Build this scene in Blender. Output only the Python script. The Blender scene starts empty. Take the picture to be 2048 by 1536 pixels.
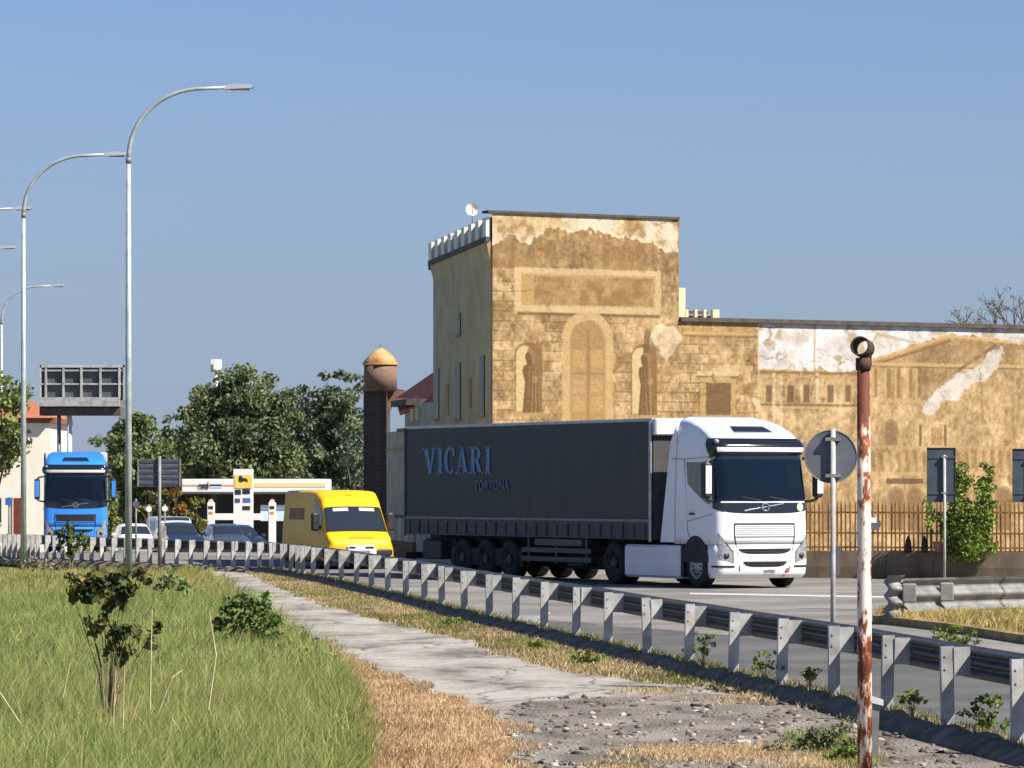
import bpy, math, random
import numpy as np
from mathutils import Vector, Matrix

rnd = random.Random(7)
nr = np.random.default_rng(11)
SC = bpy.context.scene
COL = SC.collection
F, HZ, HC = 7800.0, 980.0, 2.28      # focal length in photo pixels, horizon row, eye height (m)

# ------------------------------------------------------------------ camera, sky, sun, exposure
cd = bpy.data.cameras.new('camera')
cd.sensor_width = 36.0
cd.lens = 36.0 * F / 2048.0
cd.shift_y = (HZ - 768.0) / 2048.0
cd.clip_start = 1.0
cd.clip_end = 6000.0
cam = bpy.data.objects.new('camera', cd)
COL.objects.link(cam)
cam.location = (0, 0, HC)
cam.rotation_euler = (math.radians(90), 0, 0)
SC.camera = cam

EXPO = 0.85
SKY = 0.062
HAZE = [c / (SKY * 2 ** EXPO) for c in (.300, .375, .525)]
SUN_EL, SUN_AZ = math.radians(46), math.radians(31)     # azimuth measured from +X towards -Y
sdir = Vector((math.cos(SUN_EL) * math.cos(SUN_AZ), -math.cos(SUN_EL) * math.sin(SUN_AZ), math.sin(SUN_EL)))
world = bpy.data.worlds.new('World')
SC.world = world
world.use_nodes = True
wn = world.node_tree.nodes
wl = world.node_tree.links
bg = wn['Background']
sky = wn.new('ShaderNodeTexSky')
sky.sky_type = 'NISHITA'
sky.sun_disc = False
sky.sun_elevation = SUN_EL
sky.sun_rotation = math.atan2(sdir.x, sdir.y)
sky.altitude = 0
sky.air_density = 1.0
sky.dust_density = 0.1
sky.ozone_density = 2.5
tint = wn.new('ShaderNodeMix')
tint.data_type = 'RGBA'
tint.blend_type = 'MULTIPLY'
tint.inputs[0].default_value = 1.0
tint.inputs[7].default_value = (0.62, 0.74, 1.0, 1)
wl.new(sky.outputs[0], tint.inputs[6])
# low haze band: near the horizon the clear sky turns to a duller grey blue, all the way round
geo = wn.new('ShaderNodeTexCoord')
sepw = wn.new('ShaderNodeSeparateXYZ')
wl.new(geo.outputs['Generated'], sepw.inputs[0])
hz = wn.new('ShaderNodeMapRange')
hz.interpolation_type = 'SMOOTHSTEP'
hz.inputs[1].default_value = -.02
hz.inputs[2].default_value = .20
hz.inputs[3].default_value = .92
hz.inputs[4].default_value = 0.0
wl.new(sepw.outputs[2], hz.inputs[0])
hmix = wn.new('ShaderNodeMix')
hmix.data_type = 'RGBA'
wl.new(hz.outputs[0], hmix.inputs[0])
wl.new(tint.outputs[2], hmix.inputs[6])
hmix.inputs[7].default_value = (HAZE[0], HAZE[1], HAZE[2], 1)
wl.new(hmix.outputs[2], bg.inputs[0])
bg.inputs[1].default_value = SKY
sl = bpy.data.lights.new('sun', 'SUN')
sl.energy = 4.9
sl.angle = math.radians(0.53)
sl.color = (1.0, 0.93, 0.82)
so = bpy.data.objects.new('sun', sl)
COL.objects.link(so)
so.rotation_euler = (-sdir).to_track_quat('-Z', 'Y').to_euler()
SC.view_settings.view_transform = 'Standard'
SC.view_settings.look = 'None'
SC.view_settings.exposure = EXPO
SC.view_settings.gamma = 1.0
SC.view_settings.use_curve_mapping = False
SC.cycles.use_denoising = True
SC.cycles.max_bounces = 6

# ------------------------------------------------------------------ helpers
def P(x, y, d):
    return ((x - 1024.0) / F * d, d, HC - (y - HZ) / F * d)
def PX(x, d):
    return (x - 1024.0) / F * d
def PZ(y, d):
    return HC - (y - HZ) / F * d
def GD(y, z=0.0):
    return (HC - z) * F / (y - HZ)
def L(r, g, b):
    f = lambda c: (c / 255.0 / 12.92) if c <= 10.3 else ((c / 255.0 + 0.055) / 1.055) ** 2.4
    return (f(r), f(g), f(b))
def zt(d):
    return float(np.interp(d, [0, 125, 155, 164, 181, 230, 300, 9000], [0, 0, -.2, -.55, -.85, -1.9, -2.4, -2.4]))

MATS = {}
def mat(name, c1, c2=None, scale=4.0, rough=.6, metal=0.0, bump=0.0, bscale=None, attr=False, spec=.5, coat=0.0, detail=5, stretch=None, lo=.35, hi=.65, trans=0.0, rand=0.0):
    if name in MATS:
        return MATS[name]
    m = bpy.data.materials.new(name)
    m.use_nodes = True
    n, l = m.node_tree.nodes, m.node_tree.links
    b = n['Principled BSDF']
    b.inputs['Roughness'].default_value = rough
    b.inputs['Metallic'].default_value = metal
    b.inputs['Specular IOR Level'].default_value = spec
    b.inputs['Coat Weight'].default_value = coat
    b.inputs['Coat Roughness'].default_value = .06
    tc = n.new('ShaderNodeTexCoord')
    src = tc.outputs['Object']
    if stretch:
        mp = n.new('ShaderNodeMapping')
        mp.inputs['Scale'].default_value = stretch
        l.new(src, mp.inputs[0])
        src = mp.outputs[0]
    if attr:
        a = n.new('ShaderNodeAttribute')
        a.attribute_name = 'Col'
        no = n.new('ShaderNodeTexNoise')
        no.inputs['Scale'].default_value = scale
        no.inputs['Detail'].default_value = detail
        l.new(src, no.inputs['Vector'])
        rp = n.new('ShaderNodeMapRange')
        rp.inputs[1].default_value = .3
        rp.inputs[2].default_value = .7
        rp.inputs[3].default_value = c1
        rp.inputs[4].default_value = c2
        l.new(no.outputs[0], rp.inputs[0])
        mx = n.new('ShaderNodeVectorMath')
        mx.operation = 'SCALE'
        l.new(a.outputs['Color'], mx.inputs[0])
        l.new(rp.outputs[0], mx.inputs[3])
        l.new(mx.outputs[0], b.inputs['Base Color'])
    elif c2 is None:
        b.inputs['Base Color'].default_value = (*c1, 1)
    else:
        no = n.new('ShaderNodeTexNoise')
        no.inputs['Scale'].default_value = scale
        no.inputs['Detail'].default_value = detail
        l.new(src, no.inputs['Vector'])
        cr = n.new('ShaderNodeValToRGB')
        cr.color_ramp.elements[0].position = lo
        cr.color_ramp.elements[1].position = hi
        cr.color_ramp.elements[0].color = (*c1, 1)
        cr.color_ramp.elements[1].color = (*c2, 1)
        l.new(no.outputs[0], cr.inputs[0])
        if rand:
            oi = n.new('ShaderNodeObjectInfo')
            mr_ = n.new('ShaderNodeMapRange')
            mr_.inputs[3].default_value = 1 - rand
            mr_.inputs[4].default_value = 1 + rand * .5
            l.new(oi.outputs['Random'], mr_.inputs[0])
            sc_ = n.new('ShaderNodeVectorMath')
            sc_.operation = 'SCALE'
            l.new(cr.outputs[0], sc_.inputs[0])
            l.new(mr_.outputs[0], sc_.inputs[3])
            l.new(sc_.outputs[0], b.inputs['Base Color'])
            vo_ = n.new('ShaderNodeVectorMath')
            vo_.operation = 'ADD'
            l.new(src, vo_.inputs[0])
            ml_ = n.new('ShaderNodeMath'); ml_.operation = 'MULTIPLY'; ml_.inputs[1].default_value = 40
            l.new(oi.outputs['Random'], ml_.inputs[0])
            l.new(ml_.outputs[0], vo_.inputs[1])
            l.new(vo_.outputs[0], no.inputs['Vector'])
        else:
            l.new(cr.outputs[0], b.inputs['Base Color'])
    if bump:
        nb = n.new('ShaderNodeTexNoise')
        nb.inputs['Scale'].default_value = bscale or scale * 3
        nb.inputs['Detail'].default_value = 6
        l.new(src, nb.inputs['Vector'])
        bp = n.new('ShaderNodeBump')
        bp.inputs['Strength'].default_value = bump
        bp.inputs['Distance'].default_value = .05
        l.new(nb.outputs[0], bp.inputs['Height'])
        l.new(bp.outputs[0], b.inputs['Normal'])
    if trans:
        tr = n.new('ShaderNodeBsdfTranslucent')
        ms = n.new('ShaderNodeMixShader')
        ms.inputs[0].default_value = trans
        src_col = b.inputs['Base Color'].links[0].from_socket if b.inputs['Base Color'].is_linked else None
        if src_col:
            l.new(src_col, tr.inputs[0])
        else:
            tr.inputs[0].default_value = (*c1, 1)
        l.new(b.outputs[0], ms.inputs[1])
        l.new(tr.outputs[0], ms.inputs[2])
        l.new(ms.outputs[0], n['Material Output'].inputs[0])
    MATS[name] = m
    return m

def glass(name, tintc=(.02, .025, .03)):
    if name in MATS:
        return MATS[name]
    m = bpy.data.materials.new(name)
    m.use_nodes = True
    b = m.node_tree.nodes['Principled BSDF']
    b.inputs['Base Color'].default_value = (*tintc, 1)
    b.inputs['Roughness'].default_value = .04
    b.inputs['IOR'].default_value = 1.75
    b.inputs['Specular IOR Level'].default_value = .8
    MATS[name] = m
    return m

def brickmat(name, c1, c2, mortar, sx=.25, sy=.07):
    m = bpy.data.materials.new(name)
    m.use_nodes = True
    n, l = m.node_tree.nodes, m.node_tree.links
    b = n['Principled BSDF']
    b.inputs['Roughness'].default_value = .9
    tc = n.new('ShaderNodeTexCoord')
    sx_ = n.new('ShaderNodeSeparateXYZ')
    l.new(tc.outputs['Object'], sx_.inputs[0])
    ad = n.new('ShaderNodeMath')
    l.new(sx_.outputs[0], ad.inputs[0])
    l.new(sx_.outputs[1], ad.inputs[1])
    cb = n.new('ShaderNodeCombineXYZ')
    l.new(ad.outputs[0], cb.inputs[0])
    l.new(sx_.outputs[2], cb.inputs[1])
    bt = n.new('ShaderNodeTexBrick')
    bt.inputs['Color1'].default_value = (*c1, 1)
    bt.inputs['Color2'].default_value = (*c2, 1)
    bt.inputs['Mortar'].default_value = (*mortar, 1)
    bt.inputs['Scale'].default_value = 1
    bt.inputs['Brick Width'].default_value = sx
    bt.inputs['Row Height'].default_value = sy
    bt.inputs['Mortar Size'].default_value = .008
    l.new(cb.outputs[0], bt.inputs[0])
    l.new(bt.outputs[0], b.inputs['Base Color'])
    MATS[name] = m
    return m

def tag(o, label=None, cat=None, group=None, kind=None):
    if label: o['label'] = label
    if cat: o['category'] = cat
    if group: o['group'] = group
    if kind: o['kind'] = kind
    return o

def thing(name, label, cat, loc=(0, 0, 0), rz=0.0, group=None):
    o = bpy.data.objects.new(name, None)
    o.empty_display_size = .2
    COL.objects.link(o)
    o.location = loc
    o.rotation_euler = (0, 0, rz)
    return tag(o, label, cat, group)

def obj_from(name, verts, faces, m, parent=None, smooth=False, loc=None):
    me = bpy.data.meshes.new(name)
    me.from_pydata([tuple(map(float, v)) for v in verts], [], [tuple(int(i) for i in f) for f in faces])
    me.materials.append(m)
    if smooth:
        for p in me.polygons:
            p.use_smooth = True
    me.update()
    o = bpy.data.objects.new(name, me)
    COL.objects.link(o)
    if loc is not None:
        o.location = loc
    if parent is not None:
        o.parent = parent
    return o

def share(name, me, parent=None, loc=(0, 0, 0), rz=0.0):
    o = bpy.data.objects.new(name, me)
    COL.objects.link(o)
    o.location = loc
    o.rotation_euler = (0, 0, rz)
    if parent is not None:
        o.parent = parent
    return o

def np_mesh(name, verts, tris, m, cols=None, parent=None, npf=3):
    """fast mesh of many small faces; cols per vertex"""
    me = bpy.data.meshes.new(name)
    verts = np.asarray(verts, dtype=np.float32)
    tris = np.asarray(tris, dtype=np.int32)
    me.vertices.add(len(verts))
    me.vertices.foreach_set('co', verts.ravel())
    me.loops.add(tris.size)
    me.loops.foreach_set('vertex_index', tris.ravel())
    me.polygons.add(len(tris))
    me.polygons.foreach_set('loop_start', np.arange(0, tris.size, npf, dtype=np.int32))
    me.polygons.foreach_set('loop_total', np.full(len(tris), npf, dtype=np.int32))
    me.update(calc_edges=True)
    if cols is not None:
        ca = me.color_attributes.new('Col', 'FLOAT_COLOR', 'POINT')
        c = np.ones((len(verts), 4), dtype=np.float32)
        c[:, :3] = cols
        ca.data.foreach_set('color', c.ravel())
    me.materials.append(m)
    me.validate()
    o = bpy.data.objects.new(name, me)
    COL.objects.link(o)
    if parent is not None:
        o.parent = parent
    return o

class MB:
    def __init__(s):
        s.v, s.f = [], []
    def add(s, vs, fs):
        b = len(s.v)
        s.v += [tuple(v) for v in vs]
        s.f += [tuple(i + b for i in f) for f in fs]
        return s
    def box(s, x0, x1, y0, y1, z0, z1, bev=0.0):
        if bev <= 0:
            return s.add([(x0, y0, z0), (x1, y0, z0), (x1, y1, z0), (x0, y1, z0), (x0, y0, z1), (x1, y0, z1), (x1, y1, z1), (x0, y1, z1)],
                         [(0, 3, 2, 1), (4, 5, 6, 7), (0, 1, 5, 4), (1, 2, 6, 5), (2, 3, 7, 6), (3, 0, 4, 7)])
        b = min(bev, (x1 - x0) / 2.01, (y1 - y0) / 2.01, (z1 - z0) / 2.01)
        def ring(i, z):
            return [(x0 + i + b, y0 + i, z), (x1 - i - b, y0 + i, z), (x1 - i, y0 + i + b, z), (x1 - i, y1 - i - b, z),
                    (x1 - i - b, y1 - i, z), (x0 + i + b, y1 - i, z), (x0 + i, y1 - i - b, z), (x0 + i, y0 + i + b, z)]
        rs = [ring(b * .7, z0), ring(0, z0 + b), ring(0, z1 - b), ring(b * .7, z1)]
        vs = [v for r in rs for v in r]
        fs = [tuple(range(7, -1, -1)), tuple(range(24, 32))]
        for k in range(3):
            for i in range(8):
                j = (i + 1) % 8
                fs.append((k * 8 + i, k * 8 + j, k * 8 + 8 + j, k * 8 + 8 + i))
        return s.add(vs, fs)
    def cyl(s, p0, p1, r0, r1=None, n=12, cap=True):
        r1 = r0 if r1 is None else r1
        p0, p1 = Vector(p0), Vector(p1)
        a = (p1 - p0).normalized()
        u = a.orthogonal().normalized()
        w = a.cross(u)
        vs = []
        for p, r in ((p0, r0), (p1, r1)):
            for i in range(n):
                t = 2 * math.pi * i / n
                vs.append(p + u * (r * math.cos(t)) + w * (r * math.sin(t)))
        fs = [(i, (i + 1) % n, n + (i + 1) % n, n + i) for i in range(n)]
        if cap:
            fs += [tuple(range(n - 1, -1, -1)), tuple(range(n, 2 * n))]
        return s.add(vs, fs)
    def tube(s, pts, rads, n=8, cap=True):
        pts = [Vector(p) for p in pts]
        if not hasattr(rads, '__len__'):
            rads = [rads] * len(pts)
        vs, fs = [], []
        u = None
        for k, p in enumerate(pts):
            a = (pts[min(k + 1, len(pts) - 1)] - pts[max(k - 1, 0)]).normalized()
            if u is None:
                u = a.orthogonal().normalized()
            else:
                u = (u - a * u.dot(a)).normalized()
            w = a.cross(u)
            for i in range(n):
                t = 2 * math.pi * i / n
                vs.append(p + u * (rads[k] * math.cos(t)) + w * (rads[k] * math.sin(t)))
        for k in range(len(pts) - 1):
            for i in range(n):
                j = (i + 1) % n
                fs.append((k * n + i, k * n + j, k * n + n + j, k * n + n + i))
        if cap:
            fs += [tuple(range(n - 1, -1, -1)), tuple(range(len(vs) - n, len(vs)))]
        return s.add(vs, fs)
    def prism(s, poly, h0, h1, axis='y'):
        """extrude polygon (a,b) along axis; axis y: (a,h,b); axis z: (a,b,h); axis x: (h,a,b)"""
        def mk(a, b, h):
            return {'y': (a, h, b), 'z': (a, b, h), 'x': (h, a, b)}[axis]
        n = len(poly)
        vs = [mk(a, b, h0) for a, b in poly] + [mk(a, b, h1) for a, b in poly]
        fs = [tuple(range(n)), tuple(range(2 * n - 1, n - 1, -1))]
        fs += [(i, n + i, n + (i + 1) % n, (i + 1) % n) for i in range(n)]
        return s.add(vs, fs)
    def grid(s, fn, na, nb):
        vs = [fn(i / na, j / nb) for j in range(nb + 1) for i in range(na + 1)]
        w = na + 1
        fs = [(j * w + i, j * w + i + 1, (j + 1) * w + i + 1, (j + 1) * w + i) for j in range(nb) for i in range(na)]
        return s.add(vs, fs)
    def build(s, name, m, parent=None, smooth=False, loc=None):
        return obj_from(name, s.v, s.f, m, parent, smooth, loc)

def vnoise(u, v, seed=0):
    """smooth value noise in numpy"""
    r = np.random.default_rng(seed)
    tab = r.random((256, 256))
    iu, iv = np.floor(u).astype(int), np.floor(v).astype(int)
    fu, fv = u - iu, v - iv
    fu, fv = fu * fu * (3 - 2 * fu), fv * fv * (3 - 2 * fv)
    a = tab[iu % 256, iv % 256]; b = tab[(iu + 1) % 256, iv % 256]
    c = tab[iu % 256, (iv + 1) % 256]; d = tab[(iu + 1) % 256, (iv + 1) % 256]
    return (a * (1 - fu) + b * fu) * (1 - fv) + (c * (1 - fu) + d * fu) * fv
def fbm(u, v, seed=0, o=4):
    t, a, s = 0, .5, 0
    for k in range(o):
        t = t + a * vnoise(u * 2 ** k, v * 2 ** k, seed + k); s += a; a *= .5
    return t / s

# ------------------------------------------------------------------ materials
M_asph = mat('asphalt', L(96, 93, 90), L(138, 133, 127), .35, .9, bump=.3, bscale=40, detail=9, lo=.3, hi=.7)
def worn_path():
    m = bpy.data.materials.new('worn_path')
    m.use_nodes = True
    n, l = m.node_tree.nodes, m.node_tree.links
    b = n['Principled BSDF']
    b.inputs['Roughness'].default_value = .95
    tc = n.new('ShaderNodeTexCoord')
    def noise(sc, det, st):
        mp = n.new('ShaderNodeMapping'); mp.inputs['Scale'].default_value = st
        l.new(tc.outputs['Object'], mp.inputs[0])
        no = n.new('ShaderNodeTexNoise'); no.inputs['Scale'].default_value = sc; no.inputs['Detail'].default_value = det
        no.inputs['Roughness'].default_value = .65
        l.new(mp.outputs[0], no.inputs['Vector'])
        return no.outputs[0], mp.outputs[0]
    a, _ = noise(1.0, 9, (.9, .35, 1))
    c, _ = noise(12, 6, (1, 1, 1))
    cr = n.new('ShaderNodeValToRGB')
    e = cr.color_ramp.elements
    e[0].position, e[0].color = .34, (*L(100, 94, 86), 1)
    e[1].position, e[1].color = .60, (*L(164, 158, 149), 1)
    x = e.new(.44); x.color = (*L(140, 134, 125), 1)
    l.new(a, cr.inputs[0])
    # cracks
    wp = n.new('ShaderNodeMapping'); wp.inputs['Scale'].default_value = (.55, .26, 1)
    ad = n.new('ShaderNodeVectorMath'); ad.operation = 'MULTIPLY_ADD'
    l.new(tc.outputs['Object'], ad.inputs[2])
    nv = n.new('ShaderNodeTexNoise'); nv.inputs['Scale'].default_value = 1.3; nv.inputs['Detail'].default_value = 5
    l.new(tc.outputs['Object'], nv.inputs['Vector'])
    l.new(nv.outputs['Color'], ad.inputs[0]); ad.inputs[1].default_value = (.9, .9, 0)
    l.new(ad.outputs[0], wp.inputs[0])
    vo = n.new('ShaderNodeTexVoronoi'); vo.feature = 'DISTANCE_TO_EDGE'; vo.inputs['Scale'].default_value = 1.0
    l.new(wp.outputs[0], vo.inputs['Vector'])
    mr = n.new('ShaderNodeMapRange'); mr.inputs[1].default_value = .004; mr.inputs[2].default_value = .022; mr.inputs[3].default_value = .45; mr.inputs[4].default_value = 1
    l.new(vo.outputs[0], mr.inputs[0])
    gr = n.new('ShaderNodeMapRange'); gr.inputs[1].default_value = .3; gr.inputs[2].default_value = .7; gr.inputs[3].default_value = .78; gr.inputs[4].default_value = 1.15
    l.new(c, gr.inputs[0])
    mu = n.new('ShaderNodeMath'); mu.operation = 'MULTIPLY'
    l.new(mr.outputs[0], mu.inputs[0]); l.new(gr.outputs[0], mu.inputs[1])
    sc = n.new('ShaderNodeVectorMath'); sc.operation = 'SCALE'
    l.new(cr.outputs[0], sc.inputs[0]); l.new(mu.outputs[0], sc.inputs[3])
    l.new(sc.outputs[0], b.inputs['Base Color'])
    bp = n.new('ShaderNodeBump'); bp.inputs['Strength'].default_value = .6; bp.inputs['Distance'].default_value = .03
    l.new(mu.outputs[0], bp.inputs['Height']); l.new(bp.outputs[0], b.inputs['Normal'])
    return m
M_path = worn_path()
M_kerb = mat('kerb_stone', L(92, 82, 68), L(136, 122, 102), 3, .95, bump=.6, bscale=15)
M_line = mat('road_paint', L(205, 205, 200), L(170, 168, 160), 6, .7)
M_galv = mat('galvanised', (.27, .265, .25), (.43, .43, .42), 5, .65, metal=.0, bump=.08, rand=.22, lo=.3, hi=.6)
M_galvd = mat('galvanised_old', (.15, .152, .15), (.25, .25, .245), 4, .6, metal=.2, bump=.05)
M_beam = mat('beam_shade_dark', (.040, .042, .045), (.075, .076, .078), 5, .6, metal=.1, bump=.05)  # shade on the back of the rail put into a darker base colour
M_lamp = mat('lamp_post_paint', L(160, 168, 165), L(185, 192, 188), 3, .5, metal=.3)
M_lens = mat('lamp_lens', L(60, 65, 75), None, rough=.2)
M_white = mat('white_paint', (.80, .81, .82), (.74, .75, .77), 1.5, .28, coat=.5)
M_whited = mat('white_plastic', (.62, .63, .65), (.55, .56, .58), 3, .5)
M_black = mat('black_plastic', (.018, .018, .02), (.028, .028, .03), 8, .5)
M_gloss = mat('black_gloss', (.012, .013, .015), None, rough=.15, coat=.5)
M_dark = mat('chassis_black', (.012, .012, .013), (.022, .021, .02), 5, .7)
M_rub = mat('tyre_rubber', (.014, .014, .015), (.024, .023, .022), 9, .85)
M_rim = mat('steel_rim', (.38, .39, .40), (.28, .28, .29), 6, .45, metal=.5)
M_rimd = mat('dusty_rim', (.06, .06, .062), (.09, .088, .085), 6, .6, metal=.3)
M_chrome = mat('chrome', (.6, .6, .62), None, rough=.2, metal=.9)
M_glass = glass('vehicle_glass')
def clear_glass():
    m = bpy.data.materials.new('clear_glass')
    m.use_nodes = True
    n, l = m.node_tree.nodes, m.node_tree.links
    tr = n.new('ShaderNodeBsdfTransparent'); tr.inputs[0].default_value = (.72, .80, .80, 1)
    gl = n.new('ShaderNodeBsdfGlossy'); gl.inputs['Roughness'].default_value = .03
    fr = n.new('ShaderNodeFresnel'); fr.inputs[0].default_value = 1.7
    mx = n.new('ShaderNodeMixShader')
    l.new(fr.outputs[0], mx.inputs[0]); l.new(tr.outputs[0], mx.inputs[1]); l.new(gl.outputs[0], mx.inputs[2])
    l.new(mx.outputs[0], n['Material Output'].inputs[0])
    return m
M_clear = clear_glass()
M_refl_blue = mat('sky_reflection_backdrop', (.028, .040, .050), (.040, .052, .062), 1.5, .8)  # bluish windscreen reflection put into the colour of the backdrop
M_refl_yel = mat('yellow_green_reflection', (.11, .115, .07), (.075, .08, .05), 6, .9)  # yellow-green reflection in the windscreen, painted as a patch
M_headl = mat('headlight_lens', (.16, .17, .19), (.34, .35, .38), 16, .12, coat=.8)
M_curt = mat('curtain_grey', (.019, .0205, .0225), (.026, .0275, .030), 2.5, .55, bump=.12, bscale=1.6, stretch=(1.2, 1, .35))
M_curtb = mat('curtain_band', (.042, .041, .041), (.056, .054, .053), 3, .6, bump=.1)
M_strap = mat('strap_grey', (.026, .026, .027), None, rough=.7)
M_alu = mat('aluminium', (.34, .35, .36), (.46, .47, .48), 4, .45, metal=.5)
M_blue_l = mat('lettering_blue', (.10, .20, .36), (.13, .24, .40), 3, .6)
M_blue_s = mat('lettering_slate', (.06, .105, .15), None, rough=.6)
M_blue = mat('blue_paint', (.04, .25, .74), (.035, .22, .68), 2, .3, coat=.6)
M_yel = mat('yellow_paint', (.80, .46, .010), (.74, .42, .010), 1.2, .45, coat=.1, spec=.3)
M_red = mat('red_paint', (.55, .03, .02), None, rough=.5)
M_orange = mat('orange_print', (.62, .25, .01), None, rough=.5)
M_navy = mat('navy_paint', (.016, .024, .045), (.02, .03, .055), 2, .2, coat=.7)
M_silver = mat('silver_blue_paint', (.07, .09, .13), None, rough=.3, metal=.3, coat=.5)
M_plate = mat('number_plate', (.45, .46, .45), (.12, .12, .13), 26, .5, lo=.3, hi=.6)
M_signb = mat('sign_back_grey', L(88, 92, 98), L(104, 108, 114), 4, .5, metal=.25)
M_signd = mat('sign_back_dark', L(62, 70, 78), L(74, 82, 90), 3, .5, metal=.15)
M_rust = None

# ------------------------------------------------------------------ guardrail line
rail_px = [(2390, 1372), (2205, 1343), (2037, 1316), (1896, 1293), (1774, 1271.6), (1668, 1253), (1563, 1237), (1466, 1223), (1378, 1208.5), (1295, 1197), (1216, 1184.5),
           (1152, 1173.5), (1088, 1164.5), (1031, 1156), (979, 1148.5), (929, 1140.5), (884, 1133), (849, 1127.3), (812, 1121), (776, 1115.5), (743, 1111), (713, 1106.2), (683, 1101.7), (653, 1097.4), (626, 1094)]
ZTOP = .81
rail_pts = []
for x, y in rail_px:
    d = (HC - ZTOP) * F / (y - HZ)
    rail_pts.append((PX(x, d), d))
for x in (606, 595, 582, 565, 543, 519, 494, 467, 438, 410, 381, 353, 326, 300, 275, 251, 226, 204, 183, 163, 144, 125, 109, 93, 76, 66, 56, 47, 38, 28, 18, 8, -3):
    d = float(np.interp(x, [0, 76, 204, 326, 438, 519, 565, 606], [131, 127, 121, 117, 113, 110, 107, 102.6]))
    rail_pts.append((PX(x, d), d))
rp = np.array(rail_pts)
def tang(i):
    a = rp[max(i - 1, 0)]; b = rp[min(i + 1, len(rp) - 1)]
    t = b - a
    return t / np.linalg.norm(t)
# dense line for kerb and road edge, extended both ways
ext = [tuple(rp[0] + (rp[0] - rp[1]) / np.linalg.norm(rp[0] - rp[1]) * 14)] + rail_pts + [(-24, 140), (-36, 155), (-60, 180)]
ex = np.array(ext)
def rail_x(d):
    return float(np.interp(d, ex[:, 1], ex[:, 0]))

# ------------------------------------------------------------------ ground, road, path
path_l = [(395, 1140), (470, 1183), (560, 1240), (690, 1315), (760, 1350), (850, 1380), (940, 1412), (1000, 1450), (1040, 1500), (1045, 1560), (1060, 1700)]
path_r = [(490, 1140), (552, 1172), (612, 1195), (712, 1226), (842, 1262), (955, 1283), (1010, 1310), (1100, 1336), (1200, 1352), (1420, 1378), (1560, 1400), (1700, 1440), (1800, 1480), (1960, 1540), (2300, 1700)]
ZP = -.06
def edge(pl):
    e = sorted([(GD(y, ZP), PX(x, GD(y, ZP))) for x, y in pl])
    return np.array(e)
pe_l, pe_r = edge(path_l), edge(path_r)
grass_edge_px = [(330, 1130), (420, 1165), (500, 1215), (600, 1300), (660, 1345), (690, 1400), (700, 1480), (700, 1560), (690, 1800)]
ge = np.array(sorted([(GD(y, -.15), PX(x, GD(y, -.15))) for x, y in grass_edge_px]))
def ground_z(x, d):
    z = zt(d) - .06
    if d < 140:
        gx = np.interp(d, ge[:, 0], ge[:, 1])
        t = min(max((gx + .25 - x) / .6, 0), 1)
        z -= .24 * t * (1 if d < 125 else (140 - d) / 15)
        if x > rail_x(d) + .2:
            z -= .06
    return z

def build_ground():
    ds = list(np.arange(14, 60, .5)) + list(np.arange(60, 140, 1.0)) + [145, 150, 155, 165, 181, 200, 230, 260, 300, 400, 600, 1000, 2000, 5000]
    vs, cols = [], []
    NX = 120
    for d in ds:
        w0, w1 = -(.145 * d + 6), (.145 * d + 6)
        if d > 140:
            w0, w1 = -max(60, d * .6), max(60, d * .6)
        for i in range(NX + 1):
            x = w0 + (w1 - w0) * i / NX
            vs.append((x, d, ground_z(x, d)))
    vs = np.array(vs)
    n1 = fbm(vs[:, 0] * 1.5 + 50, vs[:, 1] * .5 + 50, 3)[:, None]
    tan = np.array(L(196, 164, 124)); brown = np.array(L(158, 128, 96)); gr = np.array(L(104, 106, 52))
    c = tan * n1 + brown * (1 - n1)
    gx = np.interp(vs[:, 1], ge[:, 0], ge[:, 1])
    g = np.clip((gx - vs[:, 0]) / .35 + .3, 0, 1)[:, None]
    pr_x = np.interp(vs[:, 1], pe_r[:, 0], pe_r[:, 1])
    vg = np.clip((vs[:, 0] - pr_x) / .3 + .5, 0, 1)[:, None] * .75
    c = c * (1 - vg) + (np.array(L(158, 144, 122)) * n1 + np.array(L(124, 112, 96)) * (1 - n1)) * vg
    far = (vs[:, 1] > 140)[:, None]
    g = np.where(far, .7, g)
    c = c * (1 - g) + gr * g
    w = NX + 1
    fs = [(j * w + i, j * w + i + 1, (j + 1) * w + i + 1, (j + 1) * w + i) for j in range(len(ds) - 1) for i in range(NX)]
    o = np_mesh('ground', vs, fs, mat('ground_soil', .7, 1.25, 6, .95, attr=True, bump=.8, bscale=18), c, npf=4)
    tag(o, kind='structure')
build_ground()

def strip(name, rows, m, nx=10, wob=0.0, kind='structure'):
    """rows: (d, x0, x1, z)"""
    mb = MB()
    k = len(rows)
    vs = []
    for j, (d, a, b, z) in enumerate(rows):
        for i in range(nx + 1):
            vs.append((a + (b - a) * i / nx, d, z))
    w = nx + 1
    fs = [(j * w + i, j * w + i + 1, (j + 1) * w + i + 1, (j + 1) * w + i) for j in range(k - 1) for i in range(nx)]
    return tag(obj_from(name, vs, fs, m), kind=kind)

rows = []
for d in np.arange(16, 180, 1.0):
    rows.append((d, rail_x(d) + .12, max(60, d * .4), zt(d) + .0))
for d in (185, 195, 210, 230, 260):
    rows.append((d, -60, 70, zt(d)))
strip('road', rows, M_asph, 24)
rows = []
for d in np.arange(16, 70, .5):
    rows.append((d, rail_x(d) + .125, rail_x(d) + float(np.interp(d, [16, 52, 70], [6.2, 5.0, .6])) + .10 * math.sin(d * 1.9), .004))
strip('road_lane', rows, mat('asphalt_dark', L(70, 70, 69), L(98, 97, 94), .5, .9, bump=.3, bscale=45, detail=9, lo=.3, hi=.7), 8)

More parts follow.
